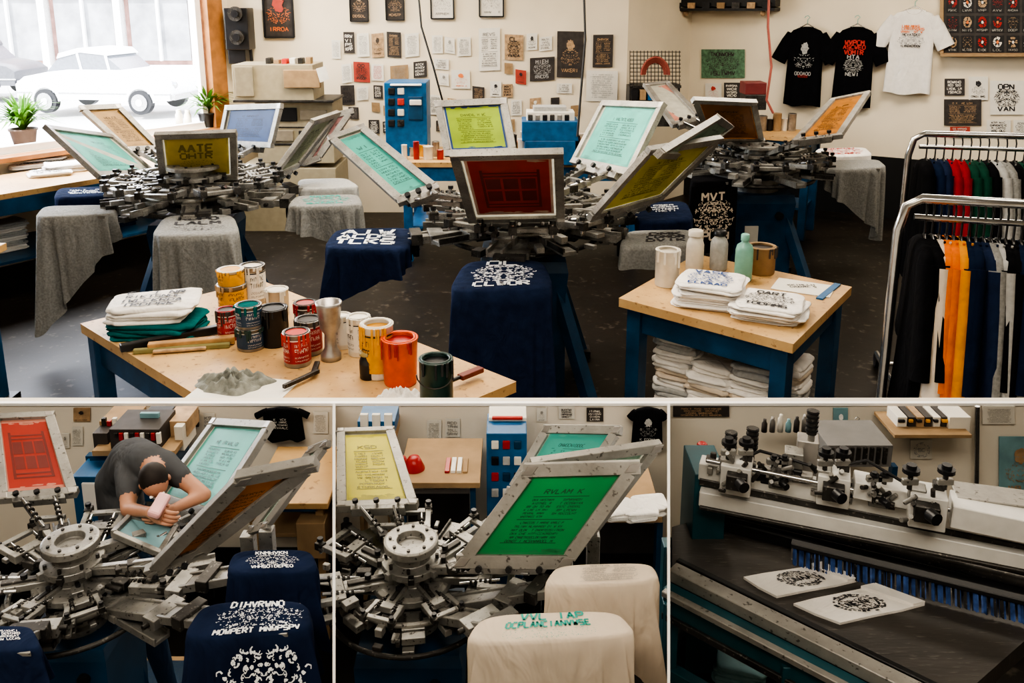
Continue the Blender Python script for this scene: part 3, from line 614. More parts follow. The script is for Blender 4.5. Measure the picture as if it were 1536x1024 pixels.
bx(mb,612,145,634,180,7.28,.03,blue); bx(mb,614,150,632,158,7.26,.03,paper); bx(mb,585,126,632,129,7.27,.04,white); mb.done(.006)
def can(name,px,py,rpx,hpx,z,body,lab=None,top=None,lid=False,handle=False,base=None,taper=1.,simple=False):
    b=base or PZ(px,py,z); k=depth(b)/F; r=rpx*k; h=hpx*k*1.03; mb=MB(name)
    mb.lathe(b,[(0,0),(r*.97*taper,0),(r*taper,h*.03),(r,h*.97),(r*1.04,h*.98),(r*1.04,h),(r*.92,h)]+([(r*.9,h*.97),(0,h*.97)] if lid else [(r*.90,h*.9),(0,h*.9)]),body)
    mb.lathe(b,[(r*.9,h*1.0),(r*.9,h*1.012),(r*.8,h*1.012),(r*.78,h*.985)],dmetal if body==tin else body)
    if top: mb.disc(b+Z*h*(.975 if lid else .905),r*.91,top)
    if lab:
        mb.lathe(b,[(r*1.015,h*.14),(r*1.015,h*.86)],lab)
        ink=inkb if lab in(paper,plw,yelp) else paper; rr=r*1.03
        def at(a,zz): return b+V((rr*math.cos(a),rr*math.sin(a),h*zz))
        for sgn in range(3):
            a0=3.3+sgn*1.5
            if R()<.8:
                for row,hh,cn in((.64,.10,9),(.46,.12,7),(.30,.05,16),(.2,.04,16)):
                    for i in range(cn):
                        aw=1.1/cn; a1=a0+i*aw
                        for (x0,y0,x1,y1) in LET[random.choice(LK)][:3]:
                            dx=(x1-x0);dy=(y1-y0); t_=.18
                            p=[(x0-t_*abs(dy)/2-.02,y0-t_*abs(dx)/2),(x1-t_*abs(dy)/2,y1-t_*abs(dx)/2),(x1+t_*abs(dy)/2+.02,y1+t_*abs(dx)/2),(x0+t_*abs(dy)/2,y0+t_*abs(dx)/2)]
                            mb.quad(*[at(a1+x*aw*.75,row+hh*(1-y)) for x,y in p],ink)
        mb.lathe(b,[(r*1.02,h*.82),(r*1.02,h*.85)],ink)
    if handle:
        mb.tube([b+V((r*1.05*math.cos(a),-r*1.05,h*.8-r*.9*math.sin(a))) for a in [math.pi*i/10 for i in range(11)]],.0025,dmetal,5)
    for i in range(9):
        a=U(3.3,6.1); l=U(.08,.5)*h; w=U(.004,.010)
        if top and not simple: mb.beam(b+V((r*1.045*math.cos(a),r*1.045*math.sin(a),h)),b+V((r*1.045*math.cos(a),r*1.045*math.sin(a),h-l)),w,w,top)
    mb.done(); return b+Z*h
for i in range(30):
    can('ink_container',0,0,U(4,9),U(12,40),.85,[plw,plw,tin,redp,blk2,kraft,paper][i%7],None,[plw,inkb,redp][i%3],True,base=V((-.15+i*.038+U(-.01,.01),[7.12,7.3,7.5][i%3],.85)),simple=True)
for i in range(8):
    can('ink_container',0,0,U(4,8),U(12,30),.85,[plw,tin,redp,yelp][i%4],None,plw,True,base=V((-.9+i*.05,7.15+.15*(i%2),.85)),simple=True)
for i in range(10):
    can('ink_container',0,0,U(4,8),U(10,26),.95,[plw,tin,blk2,kraft][i%4],None,dmetal,True,base=V((2.0+i*.07,8.1,.95)),simple=True)
mb=MB('blue_storage_crate'); x0,x1,z0,z1=bx(mb,783,182,868,212,6.9,.3,blue2); mb.box(((x0+x1)/2,7.05,(z0+.85)/2),(abs(x1-x0)*.9,.3,abs(z0-.85)+.01),blue2); bx(mb,790,168,862,182,6.95,.2,paper); bx(mb,800,160,850,168,6.98,.15,lgrey)
for i in range(6): bx(mb,792+i*11,172,799+i*11,181,6.93,.02,[dmetal,tin,blk2][i%3])
mb.done(.006)
PW=8.742
USED=[]
def wp(x0,y0,x1,y1,bg,st,ink,frame=None,extra=None):
    USED.append((x0,y0,x1,y1))
    Q=[PY(x,y,PW-.01) for x,y in((x0,y0),(x1,y0),(x1,y1),(x0,y1))]
    Q[3].x=Q[0].x;Q[2].x=Q[1].x
    if not frame:
        t=U(-.008,.008); Q[0].z+=t; Q[1].z-=t; Q[3].z+=t; Q[2].z-=t
    poster('framed_poster' if frame else 'wall_poster',Q,bg,st,ink,frame,extra=extra)
wp(393,-25,437,56,pdark,'figure',inko,black,pred); wp(524,-20,551,32,pdark,'figure',ptan,black); wp(578,-20,605,30,pdark,'figure',ptan,black)
wp(646,-20,680,28,paper,'figure',inkg,black); wp(719,-20,755,25,paper,'figure',inkg,black)
P_=[(515,48,531,80,pdark,'text',paper),(535,50,553,85,paper,'small',inkg),(557,50,575,86,ptan,'figure',pdark),(580,48,601,86,pdark,'form',ptan),(607,50,628,85,paper,'small',inkg),
(648,53,664,80,paper,'small',inkg),(667,56,682,80,paper,'figure',inkg),(718,42,750,106,paper,'form',inkg),(757,52,785,90,ptan,'dense',pdark),(790,50,806,75,paper,'figure',inkb),
(809,55,828,76,paper,'text',inkg),(836,47,876,116,pdark,'figure',ptan),(890,52,920,101,pdark,'form',ptan),(795,86,832,121,pdark,'dense',lgrey),(530,93,554,123,pred,'dense',pdark),
(557,96,575,121,paper,'small',inkr),(512,96,527,124,paper,'small',inkg),(585,98,612,122,kraft,'small',inkg),(677,105,705,133,paper,'figure',inko),(735,122,752,145,paper,'figure',inkb),
(754,126,769,146,ptan,'text',inkb),(880,106,927,152,paper,'small',lgrey),(651,88,673,104,paper,'text',inkg),(620,92,640,116,pdark,'text',paper),(686,56,706,84,paper,'form',inkg),
(535,130,552,150,paper,'small',inkg),(560,128,574,148,pdark,'text',paper),(497,60,510,88,paper,'small',inkg),(658,110,673,128,paper,'figure',inkg),(835,125,858,140,paper,'text',inkg)]
for p in P_: wp(*p)
for i in range(600):
    w_=U(12,22); h_=w_*U(1.1,1.5); x=U(500,900); y=U(40,185)
    if all(x+w_+3<a or x>c+3 or y+h_+3<b or y>d+3 for a,b,c,d in USED) and len(USED)<70:
        wp(x,y,x+w_,y+h_,random.choice([paper,pdark,pdark,ptan,kraft,pred]),random.choice(['small','figure','text','dense']),random.choice([inkg,inkb,ptan,paper]))
def wq(x0,y0,x1,y1,off=.012): return [PP(x,y,wb0+bn*off,bn) for x,y in((x0,y0),(x1,y0),(x1,y1),(x0,y1))]
for x0,y0,x1,y1,bg,st,ink in((1052,74,1117,117,pgrn,'dense',pdark),(1417,118,1447,143,pdark,'text',paper),(1453,115,1482,150,paper,'figure',inkb),(1485,121,1536,172,paper,'dense',inkb),
 (1416,149,1472,188,pdark,'form',ptan),(1480,180,1516,200,paper,'text',inkb),(1058,125,1082,150,paper,'figure',inkr),(1086,124,1110,148,pdark,'text',paper),(1425,190,1455,206,pred,'text',paper),(1520,180,1550,205,paper,'text',inkg)):
    poster('wall_poster',wq(x0,y0,x1,y1,.018),bg,st,ink)
Q=wq(1413,-14,1560,82,.05); mb=MB('patch_display_board'); n=bn; mb.quad(*Q,pdark)
for i in range(4): mb.beam(Q[i],Q[(i+1)%4],.03,.05,kraft,up=n)
for r in range(3):
    for c in range(6):
        u=.05+c*.155; v=.08+r*.31; rect(mb,Q,u,v,u+.13,v+.26,black,.006,n)
        if (r+c*3)%4==1: ornament(mb,Q,u+.01,v+.02,u+.12,v+.2,[redp,ptan,paper][c%3],.012,n,26)
        else:
            ringart(mb,Q,u+.065,v+.1,.045,.085,[redp,paper,ptan,redp][(r+c)%4],.012,n,14,.5); blob(mb,Q,u+.065,v+.1,.015,.03,[paper,inko][c%2],.016,n,10,.3)
        text(mb,Q,u+.01,v+.2,u+.12,v+.25,1,inkg,.012,n=n)
mb.beam(Q[3]+n*.05,Q[2]+n*.05,.14,.02,kraft); mb.done()
Q=wq(990,-30,1166,14,.12); mb=MB('black_wall_shelf'); mb.beam(Q[3],Q[2],.24,.03,black)
mb.beam(Q[3]+Z*.1,Q[2]+Z*.1,.2,.14,black)
for i in range(8):
    p=Q[3]+(Q[2]-Q[3])*(i+.5)/8; mb.box(p+bn*.12+Z*(.04),(.08,.02,.06),[kraft,dmetal,ptan,blk2][i%4],-.5)
for u in(.25,.9): p=Q[3]+(Q[2]-Q[3])*u; mb.sph(p+bn*.06-Z*.04,.03,ptan)
mb.done()
def shirt(mb,top,wdir,ndir,W,Lg,m,th=.05,sl=.28,hang=True,ink=None,style='figure',inkbox=(.28,.18,.72,.55),sleeve_drop=.5,flat=1.,noff=.66):
    wdir=wdir.normalized(); ndir=ndir.normalized(); N=44; rs=[]; ph=U(0,6)
    rows=[(0,.20,.5),(.015,.42,.7),(.045,.76,.9),(.10,.96,1),(.2,.98,1),(.35,.96,1.05),(.5,.98,1.1),(.8,1.02,1.2),(1,1.05,1.3)]
    for v,hw,tt in rows:
        rg=[]
        for i in range(N):
            a=2*math.pi*i/N; x=math.cos(a); y=math.sin(a)
            x=math.copysign(abs(x)**.6,x); fo=(.35*math.sin(6*x+ph)+.2*math.sin(11*x+2*ph))*v
            rg.append(top+wdir*(W/2*hw*x)+ndir*(th/2*tt*(y+fo))-Z*(v*Lg*(1+.015*math.sin(4*x+ph))))
        rs.append(rg)
    mb.rings(rs,m)
    for sg in(-1,1):
        a=top+wdir*sg*W*.38-Z*Lg*.095; b=top+wdir*sg*W*(.5+sl*.75)-Z*Lg*(.10+.26*sleeve_drop*1.3)
        d=(b-a).normalized(); s_=d.cross(ndir).normalized(); rr=[]
        for f,k in((0,.07),(.3,.085),(.7,.088),(1,.09)):
            rr.append([a+(b-a)*f+s_*math.cos(t)*Lg*k*1.1+ndir*math.sin(t)*th*.45 for t in [2*math.pi*i/16 for i in range(16)]])
        mb.rings(rr,m)
    mb.tube([top+wdir*math.cos(t)*W*.16+ndir*(th*.42)-Z*(math.sin(t)*Lg*.055) for t in [math.pi*i/8 for i in range(9)]],.006*W/.5,m,6)
    if hang:
        mb.tube([top+wdir*-W*.3-Z*.03,top+Z*.03,top+wdir*W*.3-Z*.03],.006,chrome,6)
        mb.tube([top+Z*.02,top+Z*.07,top+Z*.09+wdir*.02,top+Z*.11,top+Z*.10-wdir*.025,top+Z*.085-wdir*.03],.004,plg,6)
    if ink:
        o=ndir*th*noff
        G=[top+wdir*W*x-Z*Lg*y+o for x,y in((-.5,0),(.5,0),(.5,1),(-.5,1))]
        if isinstance(ink,tuple):
            for k_,(st_,ik,bxx) in enumerate(ink): art(mb,G,st_,ik,.012*(W/.5)**2,bxx,m,ndir)
        else: art(mb,G,style,ink,.012 if W>.2 else .002,inkbox,m,ndir)
wr=(wb1-wb0).normalized()
for nm,px,py,W,Lp,m,ink in(('black_t_shirt',1211,40,48,118,bcot,(('figure',lgrey,(.22,.15,.78,.62)),('text',inkr,(.35,.6,.65,.64)))),('black_t_shirt',1286,40,50,122,bcot,(('bold',inkr,(.2,.16,.8,.34)),('dense',lgrey,(.25,.34,.75,.6)))),
  ('white_t_shirt',1372,14,58,126,wcot,(('bold',inko,(.22,.18,.78,.28)),('dense',inkb,(.2,.28,.8,.44))))):
    top=PP(px,py,wb0+bn*.07,bn); k=depth(top)/F; mb=MB(nm)
    shirt(mb,top,wr,bn,W*k*1.1,Lp*k,m,.06,.34,True,ink,sleeve_drop=1.0)
    mb.done()
mb=MB('wire_basket')
bx(mb,950,128,1022,132,8.35,.3,dmetal)
for i in range(15):
    x=945+i*5.3; mb.cyl(PY(x,76,8.35),PY(x,130,8.35),.004,dmetal,n=5)
for y in range(78,130,6): mb.cyl(PY(945,y,8.35),PY(1021,y,8.35),.004,dmetal,n=5)
a=PY(945,130,8.35); b=PY(1021,130,8.35); mb.box(((a.x+b.x)/2,8.5,(a.z+.95)/2),(abs(b.x-a.x),.25,abs(a.z-.95)),dmetal)
for i in range(6): bx(mb,948+i*12,132+U(0,5),957+i*12,150,8.33,.05,[blk2,kraft,blue2,redp,dmetal,tin][i])
mb.done()
mb=MB('red_cable_coil')
for k in range(4):
    r=.12+.015*k; c=PY(982,112,8.30); mb.tube([c+V((r*math.cos(a)*.8,-.01*k,r*math.sin(a))) for a in [math.pi*i/10 for i in range(11)]],.012,rope,6)
mb.done()
mb=MB('red_tool_box'); x0,x1,z0,z1=bx(mb,1118,124,1150,142,7.75,.2,M('maroon',(.16,.03,.03),.5)); bx(mb,1118,142,1150,165,7.75,.2,dmetal); mb.box(((x0+x1)/2,7.85,.46),(x1-x0,.2,.92),dmetal); mb.done(.005)
mb=MB('hanging_cable'); mb.tube([PD(622,-70,7.5),PD(632,40,7.5),PD(650,100,7.5),PD(664,152,7.6)],.009,black,6); mb.done()
mb=MB('hanging_cable'); mb.tube([PD(874,-70,6.6),PD(878,60,6.6),PD(872,130,6.6),PD(866,205,6.6)],.009,black,6); mb.done()
mb=MB('hanging_hose'); mb.tube([PD(1155,-60,7.0),PD(1152,40,7.0),PD(1157,100,7.0),PD(1150,150,7.0),PD(1160,170,7)],.010,rope,6); mb.done()
# ------------------------------------------------------------ clothes racks
def rack(name,pA,pB,zt,cols,W,Lg,x0=.12):
    e=bpy.data.objects.new(name,None); bpy.context.scene.collection.objects.link(e); e.location=(pA+pB)/2
    A=V((pA.x,pA.y,zt)); B=V((pB.x,pB.y,zt)); d=(B-A).normalized(); n=V((-d.y,d.x,0))
    mb=MB('rack_frame')
    mb.tube([V((A.x,A.y,.06)),A-Z*.12,A-Z*.03+d*.02,A+d*.07,B-d*.07,B-Z*.03-d*.02,B-Z*.12,V((B.x,B.y,.06))],.018,chrome,10)
    mb.tube([A-Z*.07+d*.05,B-Z*.07-d*.05],.012,chrome,8)
    for P in(A,B):
        mb.tube([V((P.x,P.y,.08))-n*.25,V((P.x,P.y,.08))+n*.25],.018,chrome,8)
        for sg in(-1,1): mb.cyl(V((P.x,P.y,.04))+n*.24*sg-d*.012,V((P.x,P.y,.04))+n*.24*sg+d*.012,.04,blk2)
    mb.tube([V((A.x,A.y,.12)),V((B.x,B.y,.12))],.014,chrome,8)
    mb.done(parent=e)
    L=(B-A).length-.25
    for i,m in enumerate(cols):
        top=A+d*(x0+L*i/(len(cols)-1))-Z*.14; yaw=.02+U(-.10,.10)
        mb=MB('hanging_shirt'); wd_=(n*math.cos(yaw)+d*math.sin(yaw)); nd=wd_.cross(Z)
        if nd.y>0: nd=-nd
        shirt(mb,top,wd_,nd,W,Lg*U(.9,1.05),m,.075,.24,False,sleeve_drop=1.6)
        mb.tube([top+wd_*W*.3-Z*.04,top+Z*.01,top-wd_*W*.3-Z*.04],.006,blk2,6); mb.tube([top,top+Z*.10,top+Z*.13+n*.02,top+Z*.15],.004,blk2,6)
        mb.done(parent=e)
a,b=PZ(1352,296,1.45),PZ(1640,312,1.45)
rack('clothes_rack',a,b,1.45,[bcot,bcot,cream,orc,orc,yelc,navyd,navyd,navy,grey,lgrey,bcot,bcot,navyd,grey,bcot],.36,.78,.09)
a,b=PZ(1366,200,1.45),PZ(1660,208,1.45)
rack('clothes_rack',a,b,1.45,[bcot,navyd,navy,redc,redc,grnc,grnc,bcot,lgrey,grey,bcot,grnc,navyd,bcot,grnc,bcot,navyd],.36,.72,.09)
# ------------------------------------------------------------ right table items
T=.85
def st(name,px,py,wpx,hpx,th,n,m,rz,ink=None,style='crest',z=T,mats=None):
    q=PZ(px,py,z); k=depth(q)/F; return stack(name,(q.x,q.y,z),wpx*k,hpx*k,th,n,m,rz,ink,style,mats)
st('folded_shirt_stack',1064,450,100,95,.020,5,wcot,-.35,inknavy,'dense'); st('folded_shirt_stack',1153,472,102,92,.017,4,wcot,-.45,inkb,'dense')
q=PZ(1205,432,T); mb=MB('paper_sheet'); mb.box((q.x,q.y,T+.003),(.26,.18,.004),paper,-.5); G=[V((q.x+x*.11,q.y+y*.07,T+.006)) for x,y in((-1,1),(1,1),(1,-1),(-1,-1))]; text(mb,G,.2,.2,.8,.6,2,inkb,.001,Z); mb.done()
q=PZ(1243,438,T); mb=MB('blue_ruler'); mb.box((q.x,q.y,T+.004),(.03,.26,.008),blue2,-.65); mb.done()
def bottle(name,px,py,rpx,hpx,z,m,cap=None,neck=.4):
    b=PZ(px,py,z); k=depth(b)/F; r=rpx*k; h=hpx*k*1.03; mb=MB(name)
    mb.lathe(b,[(0,0),(r*.9,0),(r,h*.04),(r,h*.66),(r*.85,h*.76),(r*neck,h*.82),(r*neck,h*.87)],m)
    mb.lathe(b,[(r*neck*1.2,h*.86),(r*neck*1.2,h*.98),(r*neck*.9,h),(0,h)],cap or m); mb.lathe(b,[(r*1.01,h*.2),(r*1.01,h*.55)],m); mb.done()
can('white_tub',1000,427,18,54,T,plw,None,plw); bottle('squeeze_bottle',1041,408,13,64,T,plw,plw,.7); bottle('squeeze_bottle',1077,404,13,60,T,lgrey,blk2,.6)
bottle('squeeze_bottle',1114,420,13,70,T,plg,plg); can('tape_roll',1140,408,21,40,T,kraft,None,pdark)
RC=sum(RT,V((0,0,0)))/4
for i,(u,v,n) in enumerate(((.2,.25,9),(.5,.2,7),(.8,.22,8),(.25,.7,8),(.55,.68,8),(.82,.7,6))):
    q=bil([RT[0],RT[1],RT[2],RT[3]],u,v); q=RC+(q-RC)*.8; stack('folded_shirt_stack',(q.x,q.y,.28),.21,.20,.044,n,wcot,-.6,None,mats=[wcot,wcot,lgrey,wcot,cream],jit=.014)
# ------------------------------------------------------------ front table items
st('teal_shirt_pile',240,496,130,95,.028,2,tealc,-.1)
q=PZ(235,490,T); stack('folded_white_shirt',(q.x,q.y,T+.058),.34,.26,.03,2,wcot,.15,inkb,'text')
mb=MB('printing_squeegee')
a=PZ(222,520,T+.02);b=PZ(352,508,T+.02); mb.beam(a,b,.035,.03,M('squeegee_wood',(.42,.24,.10),.5,var=.3)); mb.beam(PZ(200,527,T+.01),PZ(345,517,T+.01),.02,.02,M('olive_rubber',(.22,.2,.08),.5))
mb.done(.004)
mb=MB('printing_squeegee'); mb.beam(PZ(180,522,T+.02),PZ(330,492,T+.02),.03,.03,blk2); mb.beam(PZ(230,526,T+.01),PZ(310,520,T+.01),.04,.012,ptan); mb.done(.004)
can('paint_can',350,462,21,38,T,tin,yelp,ptan,True); can('paint_can',350,455,19,25,T,plw,yelp,yelp,True,base=PZ(350,462,T)+Z*.104)
can('paint_can',382,452,18,56,T,tin,paper,plw,True)
can('paint_can',343,508,15,46,T,redp,redp,pdark,True); t_=can('paint_can',377,521,20,33,T,tin,navlab,dgreen,True)
can('paint_can',377,500,19,34,T,tin,navlab,tealc,True,base=t_); can('paint_can',413,515,21,56,T,blk2,None,black,True)
can('paint_can',417,470,17,38,T,plw,None,plw,True)
can('paint_can',460,492,17,40,T,dmetal,pdark,redp,True); can('paint_can',465,528,19,52,T,tin,redp,pdark,True); can('paint_can',447,545,20,50,T,tin,redp,inkr,True)
q=PZ(497,538,T); k=depth(q)/F; mb=MB('mixing_cup_stand'); r=19*k; h=90*k
mb.lathe(q,[(0,0),(r*.8,0),(r*.8,h*.1),(r*.5,h*.2),(r*.45,h*.45),(r*.75,h*.55),(r,h*.95),(r*1.05,h),(r*.9,h),(r*.7,h*.6),(0,h*.6)],tin); mb.done()
can('paint_can',540,530,17,58,T,plw,paper,plw,True); can('paint_can',568,562,24,80,T,plw,yelp,yelp,taper=.92); can('plastic_paint_bucket',601,573,27,70,T,orp,None,redp,taper=.9)
bottle('ink_jar',553,566,13,42,T,blk2,M('brass',(.3,.22,.08),.4),.8)
can('paint_can',655,606,25,72,T,dgreen,None,black,handle=True)
can('paint_can',515,520,13,50,T,plw,paper,plw,True)
def ragm(name,px,py,w,h,m,hgt=.05):
    q=PZ(px,py,T); mb=MB(name); N=80; rs=[]; ph=U(0,6)
    for f in(1.0,.97,.9,.8,.7,.6,.5,.4,.3,.2,.1,.01):
        rs.append([q+V((w*f*math.cos(a)*(1+.14*math.sin(3*a+ph)+.07*math.sin(8*a)),h*f*math.sin(a)*(1+.12*math.sin(4*a+ph)),.003+hgt*max(0,(1-f**3))*(.8+.4*math.sin(5*a+ph+9*f)+.3*math.sin(9*a-13*f)))) for a in [2*math.pi*i/N for i in range(N)]])
    mb.rings(rs,m); mb.done()
q=PZ(365,585,T); mb=MB('paper_sheet'); mb.box((q.x,q.y,T+.002),(.32,.2,.003),paper,-.2); mb.done()
ragm('grey_rag',350,577,.13,.09,rag,.035); ragm('white_rag',600,600,.09,.04,wcot,.03)
mb=MB('ink_scraper'); mb.beam(PZ(425,580,T+.02),PZ(478,556,T+.02),.015,.015,dmetal); mb.beam(PZ(470,560,T+.02),PZ(476,543,T+.02),.02,.012,dmetal); mb.done(.003)
mb=MB('paint_brush'); mb.cyl(PZ(645,585,T+.03),PZ(695,563,T+.03),.007,blk2,n=8); mb.beam(PZ(690,566,T+.03),PZ(722,553,T+.03),.03,.018,M('dark_red_wood',(.16,.03,.02),.5)); mb.done(.003)

# ============================================================ FRONT BOOTHS
FZ=.6; YW=2.0
zc=PY(768,607,YW).z; zt=PY(768,603,YW).z
mb=MB('wall_partition'); mb.box((0,YW+.02,zc/2),(3.6,.04,zc),wallw); mb.box((0,YW-.004,.38),(3.6,.006,.76),black); mb.done()
mb=MB('trim_1'); mb.box((0,YW+.0,(zc+zt)/2),(3.6,.012,(zt-zc)),white); mb.done()
mb=MB('booth_platform'); mb.box((0,1.1,FZ/2),(3.4,1.74,FZ),floor_m); mb.done()
def radial(name,px):
    mb=MB(name); e=2.2; y0=604.5
    A=[PD(px-e,y0,.72),PD(px+e,y0,.72),PD(px+e,1045,.72),PD(px-e,1045,.72)]
    B=[PY(px-e,y0,YW-.01),PY(px+e,y0,YW-.01),PY(px+e,1045,YW-.01),PY(px-e,1045,YW-.01)]
    mb.add(A+B,[(0,1,2,3),(4,7,6,5),(0,4,5,1),(1,5,6,2),(2,6,7,3),(3,7,4,0)],white); mb.done()
radial('wall_booth_divider_left',501); radial('wall_booth_divider_right',1003)
# ---- booth 1
z1=1.38
p1=[ZQ([(348,824),(468,822),(480,858),(338,862)],z1),ZQ([(303,902),(462,898),(470,944),(268,960)],z1),ZQ([(-40,937),(48,937),(64,972),(-40,984)],z1)]
def S2(px,ts,c,**k):
    d=dict(Q=solveq(px,ts,.1),c=c,w=k.pop('w',.016)); d.update(k); return d
s1=[S2([(-14,624),(80,620),(118,742),(-2,752)],[1.6,1.6,1.5,1.5],'red',mesh=em['salmon'],tape=em['salmon'],st='panels'),
 S2([(322,629),(411,634),(318,782),(232,752)],[1.62,1.62,1.5,1.5],'teal'),
 S2([(362,712),(482,690),(302,826),(218,862)],[1.15,1.2,1.2,1.15],'rust',w=.018,st='small',mesh=em['rust'])]
h1=PD(112,862,1.30)
press('screen_printing_press',h1,.30,FZ,s1,p1,7,.35,basew=.22,col=.26,hubr=.82,reach=.78,tall=.20,clut=11,skipfront=True)
drape('draped_navy_shirt',p1[0],[.10]*4,navy,inkw,'dense',(.2,.12,.8,.8),14,amp=.02,sc=.5,sq=4)
drape('draped_navy_shirt',p1[1],[.08,.1,.13,.08],navy,inkw,'dense',(.2,.05,.95,.98),14,amp=.02,sc=.5,extra=inkw,sq=4)
drape('draped_navy_shirt',p1[2],[.07]*4,navy,inkw,'text',(.2,.2,.8,.6),12,amp=.014,sc=.5)
mb=MB('spare_screen'); Q=solveq([(468,672),(497,660),(400,792),(372,800)],[1.3,1.3,1.3,1.3],.1); scr(mb,Q,'pale',.012)
mb.beam(Q[3],V((Q[3].x,Q[3].y,FZ)),.02,.02,metal); mb.beam(Q[2],V((Q[2].x,Q[2].y,FZ)),.02,.02,metal); mb.done(.001)
mb=MB('equipment_shelf'); bx(mb,138,676,262,684,1.8,.12,kraft); bx(mb,138,684,262,752,1.82,.1,blue)
for x in(145,255): bx(mb,x-4,684,x+4,900,1.83,.02,blue)
bx(mb,150,622,200,668,1.87,.08,kraft); bx(mb,205,612,243,640,1.87,.08,blk2); bx(mb,210,620,238,636,1.865,.01,pblue); bx(mb,246,618,280,655,1.87,.08,ptan)
bx(mb,165,644,240,676,1.81,.1,pdark); bx(mb,140,650,162,676,1.83,.1,pdark); bx(mb,262,640,275,676,1.85,.08,plw)
for i in range(9): bx(mb,170+i*8,650,176+i*8,656+i%3*5,1.805,.01,[dmetal,redp,paper][i%3])
for i in range(6): bx(mb,152+i*8,628+i%2*4,158+i*8,640,1.865,.01,[dmetal,redp,paper,blue2][i%4])
mb.done(.001)
mb=MB('black_t_shirt'); t0=PY(423,611,1.97); shirt(mb,t0,V((1,0,0)),V((0,-1,0)),.10,.085,bcot,.02,.2,False,lgrey,'text',(.3,.25,.7,.6)); mb.done()
for x0_,y0_,x1_,y1_,bg,st_,ik in((108,640,124,668,paper,'small',inkg),(92,650,104,672,paper,'figure',inkg),(305,620,322,650,paper,'text',inkg),(470,618,492,650,paper,'small',inkg),(110,612,135,632,ptan,'figure',inkb),(285,615,298,640,pdark,'text',paper)):
    poster('wall_poster',[PY(x,y,1.993) for x,y in((x0_,y0_),(x1_,y0_),(x1_,y1_),(x0_,y1_))],bg,st_,ik,th=.003)
mb=MB('workbench'); bx(mb,372,755,492,764,1.7,.25,wood); bx(mb,380,764,392,960,1.72,.03,kraft); bx(mb,478,764,490,960,1.72,.03,kraft)
bx(mb,395,800,478,806,1.75,.2,kraft); bx(mb,392,764,478,768,1.72,.02,blue2); bx(mb,395,768,478,800,1.93,.02,pdark)
for i in range(6): bx(mb,400+i*13,740-i%3*5,410+i*13,755,1.78,.05,[plw,pblue,kraft,dmetal][i%4])
mb.done(.002)
mb=MB('cardboard_box'); bx(mb,445,785,488,838,1.69,.12,kraft); mb.done(.002)
mb=MB('blue_cabinet'); bx(mb,118,715,170,900,1.75,.18,blue2); bx(mb,124,725,164,770,1.745,.01,white); mb.done(.002)
mb=MB('small_ink_tray'); Q=[PD(195,775,1.40),PD(265,790,1.40),PD(240,830,1.33),PD(170,800,1.33)]
mb.quad(*Q,pblue)
for i in range(4): mb.beam(Q[i],Q[(i+1)%4],.009,.010,metal)
mb.beam((Q[0]+Q[2])/2,h1+Z*.03,.015,.015,metal); mb.done(.001)
# ---- person bending over the press
caps=[]
def cap(a,b,ra,rb,m): caps.append((V(a),V(b),ra,rb,m))
tp=1.50
def Pp(x,y,dt=0): return PD(x,y,tp+dt)
pel=Pp(184,782,.07); mid=Pp(178,724,.08); up=Pp(202,688,.02); ches=Pp(224,692,-.03); nk=Pp(231,704,-.06); hd=Pp(232,722,-.085)
SH,SK,JE=0,1,2
cap(pel,mid,.034,.038,SH); cap(mid,up,.038,.038,SH); cap(up,ches,.038,.030,SH)
latr=V((.86,-.5,0)).normalized()
for sg in(-1,1):
    cap(mid+latr*.012*sg,up+latr*.016*sg,.033,.032,SH); cap(pel+latr*.016*sg,mid+latr*.014*sg,.031,.033,SH)
sL=Pp(246,697,-.03); sR=Pp(194,712,-.02)
cap(up,sL,.030,.025,SH); cap(up,sR,.032,.025,SH); cap(ches,nk,.021,.017,SK)
eL=Pp(306,742,-.05); hL=Pp(258,764,-.09); cap(sL,sL+(eL-sL)*.38,.024,.020,SH); cap(sL+(eL-sL)*.36,eL,.0155,.0125,SK); cap(eL,hL,.0125,.0085,SK)
hR=Pp(226,768,-.13); eR=Pp(192,764,-.08)
cap(sR,sR+(eR-sR)*.5,.024,.020,SH); cap(sR+(eR-sR)*.45,eR,.0155,.0125,SK); cap(eR,hR,.0125,.0085,SK)
step_z=.86
for sg in(-1,1):
    hp=pel+latr*.022*sg-Z*.02; kn=V((hp.x+.03*sg,hp.y-.03,(hp.z+step_z)/2+.01)); an=V((hp.x+.04*sg,hp.y+.0,step_z+.02))
    cap(hp,kn,.033,.024,JE); cap(kn,an,.024,.015,JE); cap(an-Z*.004,an+V((.02,-.045,-.006)),.014,.012,3)
cap(pel-Z*.012,pel-Z*.04,.038,.035,JE)
pb=MB('bpart')
for a,b,ra,rb,m in caps:
    n_=14; d=(b-a); L_=max(d.length,1e-4); d=d/L_; x=d.orthogonal().normalized(); y=d.cross(x); rs=[]
    for k in range(5):
        an_=math.pi/2*(1-k/4)
        rs.append([a-d*ra*math.sin(an_)+(x*math.cos(2*math.pi*i/n_)+y*math.sin(2*math.pi*i/n_))*max(ra*math.cos(an_),1e-4) for i in range(n_)])
    for k in range(5):
        an_=math.pi/2*(k/4)
        rs.append([b+d*rb*math.sin(an_)+(x*math.cos(2*math.pi*i/n_)+y*math.sin(2*math.pi*i/n_))*max(rb*math.cos(an_),1e-4) for i in range(n_)])
    pb.rings(rs,skin)
tmp=pb.done(); rm=tmp.modifiers.new('r','REMESH'); rm.mode='VOXEL'; rm.voxel_size=.004
sm=tmp.modifiers.new('s','SMOOTH'); sm.iterations=5; sm.factor=.5
dg=bpy.context.evaluated_depsgraph_get(); me=bpy.data.meshes.new_from_object(tmp.evaluated_get(dg)); loc=tmp.location.copy(); bpy.data.objects.remove(tmp)
me.materials.clear()
